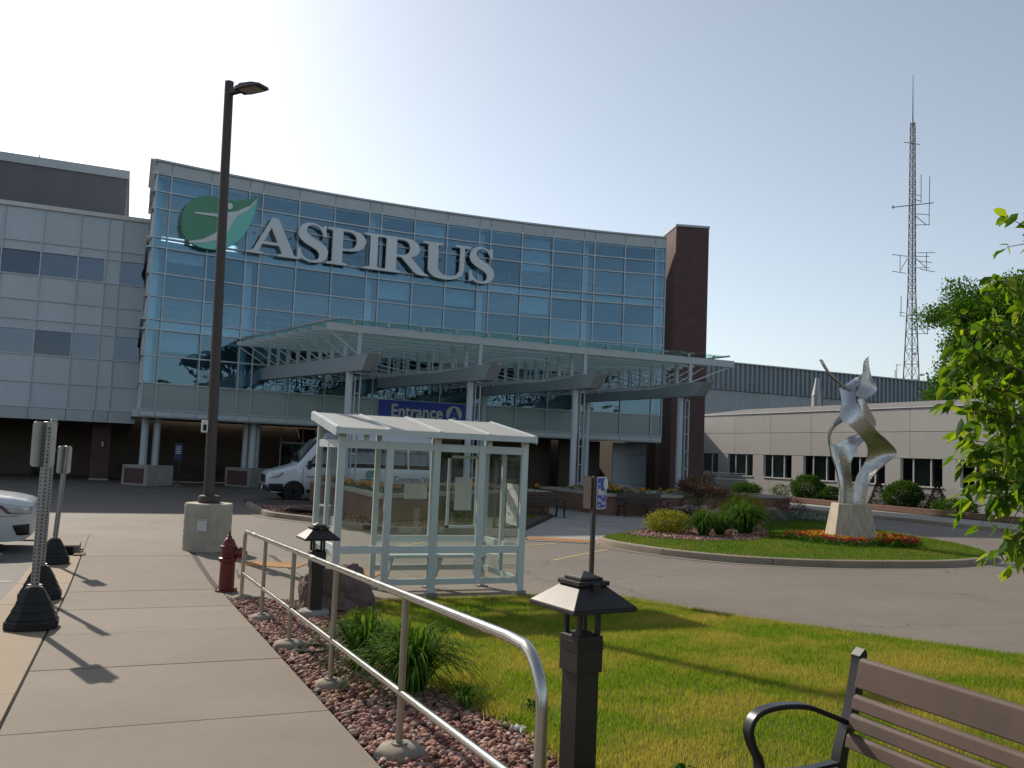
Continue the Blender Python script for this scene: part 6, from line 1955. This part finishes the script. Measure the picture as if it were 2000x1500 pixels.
# flower ring round the plinth
def flowers(label, pts, hgt, seed, petals, name='flower_bed', zf=None, group=None, leafmat=None, lsz=.07, psz=.05, cat='flowers'):
    r = np.random.default_rng(seed)
    P = np.array(pts)
    c = P.mean(0)
    t = thing(name, label, cat, tuple(c), group)
    n = len(P)
    C = np.repeat(P, 22, 0) + r.normal(size=(n * 22, 3)) * V3(.09, .09, .0) + np.stack([np.zeros(n * 22), np.zeros(n * 22), r.uniform(0, hgt, n * 22)], 1)
    leaf_mesh('leaves', C, lsz, leafmat or MT['leaf_bush'], t, r)
    for nm, mt, pk in petals:
        S = P[pk(P, r)]
        if not len(S): continue
        k = 3
        H = np.repeat(S, k, 0) + r.normal(size=(len(S) * k, 3)) * V3(.06, .06, .02) + V3(0, 0, hgt)
        Q = np.repeat(H, 9, 0) + r.normal(size=(len(H) * 9, 3)) * psz * .28
        pet = leaf_mesh(nm, Q, psz, MT[mt], t, r, aspect=.8, outward=np.tile([0, 0, .7], (len(Q), 1)))
        pet['kind'] = 'stuff'
    return t
SCf = SC * V3(1, 1, 0) + V3(0, 0, IZ)
r_ = np.random.default_rng(41)
ring_pts = []
while len(ring_pts) < 210:
    a, q = r_.uniform(0, 2 * math.pi), math.sqrt(r_.uniform(.20, 1))
    p = SCf + rr * 1.72 * q * math.cos(a) + hh * 1.55 * q * math.sin(a) - hh * .15
    if abs((p - SCf) @ rr) < .62 and abs((p - SCf) @ hh) < .62: continue
    ring_pts.append(p)
rel = lambda P: np.hypot(((P - SCf) @ rr) / 1.72, ((P - SCf) @ hh + .15) / 1.55)
flowers('ring of red and orange bedding flowers round the sculpture plinth', ring_pts, .16, 42,
        [('red_petals', 'petal_red', lambda P, r: (rel(P) > .70) & (r.random(len(P)) < .55)), ('orange_petals', 'petal_orange', lambda P, r: (rel(P) <= .80) & (r.random(len(P)) < .75))])
def along(a, b, n, jit, z): return [tuple(V3(*a, z) * (1 - u) + V3(*b, z) * u + V3(r_.normal() * jit, r_.normal() * jit, 0)) for u in np.linspace(0, 1, n)]
PZ = ZG + .78
flowers('orange marigolds and greenery along the rim of the left planter', along((6.95, 25.0), (6.95, 33), 30, .12, PZ) + along((7.2, 24.6), (11.8, 28.6), 22, .15, PZ) + along((12, 28.9), (13.6, 29), 8, .15, PZ), .26, 43,
        [('orange_petals', 'petal_orange', lambda P, r: r.random(len(P)) < .55), ('white_petals', 'petal_white', lambda P, r: r.random(len(P)) < .12)], group='planter flowers', lsz=.10, psz=.075)
flowers('yellow flowers in the planter behind the middle bench', along((17.0, 33.0), (17.0, 29.5), 14, .15, PZ - .06) + along((17.2, 29.4), (19.6, 29.4), 14, .15, PZ - .06) + along((18, 31), (19.5, 33), 10, .4, PZ - .06), .26, 44,
        [('orange_petals', 'petal_orange', lambda P, r: r.random(len(P)) < .5), ('white_petals', 'petal_white', lambda P, r: r.random(len(P)) < .2)], group='planter flowers', lsz=.10, psz=.075)
# shrubs along the low wing
BZ = ZG + .16
bush('globe_shrub', 'round leafy shrub under the fourth window, left of the sculpture', (37.3, 41.0, BZ), 1.0, .74, 9500, .10, MT['leaf_bush'], 51, rag=.05, lump=.2, group='globe shrubs along the wing')
bush('globe_shrub', 'small round shrub directly behind the sculpture, right of the larger one', (37.3, 39.2, BZ), .55, .45, 4200, .09, MT['leaf_bush'], 52, rag=.05, lump=.2, group='globe shrubs along the wing')
bush('globe_shrub', 'round leafy shrub between the two brown conifers', (37.3, 34.1, BZ), .92, .72, 9500, .10, MT['leaf_bush'], 53, rag=.05, lump=.2, group='globe shrubs along the wing')
bush('globe_shrub', 'low dark shrub near the shaded corner of the wing', (37.2, 46.6, BZ), .85, .38, 4500, .09, MT['leaf_bush'], 54, group='globe shrubs along the wing')
bush('rose_shrub', 'sparse sunlit shrub under the third window', (37.4, 43.6, BZ), .5, .42, 800, .09, MT['leaf_bush'], 55)
bush('conifer', 'narrow brown-green conifer right behind the sculpture', (37.3, 35.75, BZ), .5, .72, 3000, .08, MT['conifer'], 56, group='brown conifers along the wing', cone=True)
bush('conifer', 'narrow brown conifer near the overhanging branch', (37.3, 32.0, BZ), .55, .72, 3000, .08, MT['conifer'], 57, group='brown conifers along the wing', cone=True)
bush('hosta', 'broad pale leafy plants right of the brown conifer', (36.6, 30.4, BZ), .95, .34, 1300, .16, MT['leaf_bush'], 58)
bush('evergreen', 'dark low evergreen shaded beside the round shrub', (37.5, 33.0, BZ), .7, .42, 2000, .08, MT['leaf_dark'], 59)
flowers('low mixed bedding plants along the brick edge of the wing bed', [(34.75 + r_.uniform(0, 1.6), r_.uniform(24, 47), BZ) for _ in range(260)], .12, 45,
        [('white_petals', 'petal_white', lambda P, r: r.random(len(P)) < .22), ('red_petals', 'petal_red', lambda P, r: r.random(len(P)) < .05)], leafmat=MT['leaf_dark'], lsz=.10, psz=.05)
# big tree behind the wing
def big_tree(label, c, H, rad, seed, n_limbs=22, per=620, leaf=.34, group=None, name='broadleaf_tree'):
    c = V3(*c)
    t = thing(name, label, 'tree', c, group)
    r = np.random.default_rng(seed)
    MB().tube([c, c + V3(.1, .1, H * .2), c + V3(-.1, .1, H * .5), c + V3(0, 0, H * .85)], [.42, .34, .22, .06], 10).build('trunk', MT['bark'], t, smooth=50)
    m, tips = MB(), []
    for k in range(n_limbs):
        a = k * 2.399
        hz_ = .28 + .66 * (k / n_limbs)
        L = rad * (1.05 - .55 * abs(hz_ - .5) * 1.5) * r.uniform(.7, 1.05)
        p0 = c + V3(0, 0, H * (hz_ - .10))
        p2 = c + V3(math.cos(a) * L, math.sin(a) * L, H * hz_ + r.uniform(0, .06) * H)
        p1 = (p0 + p2) / 2 + V3(0, 0, .06 * H)
        m.tube(catmull([p0, p1, p2], 3), np.linspace(.13, .03, 7), 6)
        tips += [(p2, 1.0), ((p1 + p2) / 2, 1.1), (p1, .8)]
    m.build('limbs', MT['bark'], t)
    C = []
    for p, s in tips:
        for q in range(5):
            cc = p + np.clip(r.normal(size=3), -1.2, 1.2) * rad * V3(.15, .15, .12)
            C.append(cc + np.clip(r.normal(size=(per // 5, 3)), -1.7, 1.7) * rad * V3(.085, .085, .06) * s)
    leaf_mesh('crown', np.concatenate(C), leaf, MT['leaf_tree'], t, r, aspect=.55)
    return t
big_tree('large dark green broadleaf tree rising behind the beige wing', (60.0, 43.5, ZG), 16.4, 7.2, 61, n_limbs=30, per=2000, leaf=.25)
# tree overhanging the right edge of the view
def near_tree():
    c = V3(5.3, 1.75, zs(1.75) + .04)
    t = thing('overhanging_tree', 'tree with large glossy pointed leaves reaching in from the right edge', 'tree', c)
    r = np.random.default_rng(71)
    MB().tube([c, c + V3(.02, 0, .8), c + V3(-.03, .03, 1.7), c + V3(0, 0, 2.8), c + V3(.05, 0, 4.2)], [.085, .075, .065, .05, .02], 10).build('trunk', MT['bark'], t, smooth=50)
    # the way each branch runs, out from the trunk, and how leafy it is
    paths = [
        ([(4.37, 2.79, 2.54), (4.11, 2.79, 2.56), (3.90, 2.77, 2.60), (3.81, 2.76, 2.66)], 8),
        ([(4.37, 2.79, 2.24), (3.97, 2.74, 2.27), (3.62, 2.68, 2.32), (3.45, 2.65, 2.35)], 10),
        ([(4.39, 2.78, 2.04), (3.97, 2.74, 2.08), (3.66, 2.72, 2.14), (3.43, 2.71, 2.14)], 20),
        ([(4.39, 2.78, 1.89), (3.85, 2.69, 1.92), (3.48, 2.63, 1.98), (3.25, 2.62, 2.01)], 24),
        ([(4.49, 2.84, 1.85), (4.07, 2.81, 1.85), (3.68, 2.76, 1.88), (3.40, 2.77, 1.91)], 26),
        ([(4.31, 2.70, 1.76), (3.89, 2.67, 1.74), (3.61, 2.68, 1.76), (3.34, 2.69, 1.78)], 26),
        ([(4.42, 2.77, 1.72), (3.99, 2.74, 1.66), (3.70, 2.75, 1.64), (3.44, 2.76, 1.60)], 24),
        ([(4.21, 2.64, 1.66), (3.80, 2.60, 1.58), (3.55, 2.60, 1.53), (3.34, 2.64, 1.50)], 22),
        ([(4.42, 2.77, 1.64), (3.99, 2.74, 1.51), (3.70, 2.70, 1.43), (3.47, 2.69, 1.39)], 20),
        ([(4.31, 2.70, 1.62), (3.92, 2.66, 1.44), (3.69, 2.65, 1.32), (3.50, 2.62, 1.23)], 14),
        ([(4.42, 2.77, 1.59), (4.04, 2.72, 1.39), (3.81, 2.71, 1.25), (3.64, 2.67, 1.17)], 12),
        ([(4.72, 2.96, 2.13), (4.45, 2.97, 2.03), (4.19, 2.98, 1.99), (3.96, 2.97, 1.96)], 26),
        ([(4.72, 2.96, 1.92), (4.45, 2.97, 1.77), (4.19, 2.98, 1.66), (3.95, 2.97, 1.60)], 26),
        ([(4.83, 3.03, 2.31), (4.58, 3.03, 2.26), (4.33, 3.02, 2.21), (4.12, 3.01, 2.20)], 22),
        ([(4.83, 3.03, 1.71), (4.58, 3.03, 1.59), (4.33, 3.02, 1.51), (4.13, 3.00, 1.48)], 22),
        ([(4.97, 2.86, 2.41), (5.06, 3.04, 2.73), (5.21, 3.19, 3.12), (5.29, 3.26, 3.39)], 26),
        ([(4.65, 2.56, 2.09), (5.21, 2.75, 2.53), (5.85, 2.91, 3.01), (6.25, 2.95, 3.38)], 26),
        ([(4.76, 2.51, 1.86), (5.25, 2.52, 2.14), (5.73, 2.52, 2.39), (6.10, 2.47, 2.59)], 26),
    ]
    hub = c + V3(0, 0, 1.75)
    m, P, O = MB(), [], []
    for k, (pl, nl) in enumerate(paths):
        pts = [V3(*q) for q in pl]
        st_ = c + V3(0, 0, 1.35 + .07 * k)
        ln = catmull([st_, (st_ + pts[0]) / 2 + V3(0, 0, .08)] + pts, 6)
        m.tube(ln, np.linspace(.022, .0035, len(ln)), 5)
        ln = np.array(ln)
        n2 = int(nl * 4.4)
        for q in range(n2):
            u = .42 + .58 * (q + .5) / n2
            i = min(len(ln) - 2, int(u * (len(ln) - 1)))
            base = ln[i] + (ln[i + 1] - ln[i]) * r.random()
            tg = nrm(ln[i + 1] - ln[i])
            out = nrm(rand_dirs(r, 1)[0] + tg * .5)
            if q % 3 == 0:
                tw = base + out * r.uniform(.06, .17) + V3(0, 0, -.01)
                m.tube([base, tw], [.003, .0015], 4)
                for _ in range(4):
                    P.append(tw + r.normal(size=3) * .018)
                    O.append(nrm(out * .5 + rand_dirs(r, 1)[0] * .8))
            P.append(base)
            O.append(out)
        for _ in range(3):
            P.append(ln[-1])
            O.append(nrm(nrm(ln[-1] - ln[-3]) + rand_dirs(r, 1)[0] * .7))
    m.build('branches', MT['bark_twig'], t, smooth=50)
    P, O = np.array(P), np.array(O)
    leaf_mesh('leaves', P, .074, MT['leaf_near'], t, r, aspect=.44, droop=.55, outward=O * .9, shape='leaf')
near_tree()

# broad-leaved weeds in the lawn edge
for k, (x, y, lab) in enumerate([(2.62, 5.45, 'small weed rosette at the lawn edge near the white paper scrap'), (2.75, 3.9, 'small weed rosette in the lawn below the near bollard light'), (3.1, 8.6, 'small weed rosette in the lawn behind the daylilies')]):
    straps('weed', lab, (x, y, zs(y) + .04), 16, .10, .09, 90 + k, 'weeds in the lawn', .028)

# wood across the road behind the viewpoint: it shows only mirrored in the lower windows
r = np.random.default_rng(99)
C = []
for k in range(17):
    c0 = V3(-75 + 9.5 * k + r.normal() * 2, -58 + r.normal() * 5, 0)
    hgt, rad = r.uniform(6, 10), r.uniform(5, 7)
    C.append(c0 + rand_dirs(r, 2200) * V3(rad, rad, hgt * .5) * (r.random((2200, 1)) ** .4) + V3(0, 0, hgt * .5))
leaf_far = leaf_mesh('treeline', np.concatenate(C), 1.1, MT['leaf_tree'], None, r, aspect=.7)
tag(leaf_far, 'dark line of trees mirrored in the lowest windows of the entrance hall', 'trees', None, 'stuff')
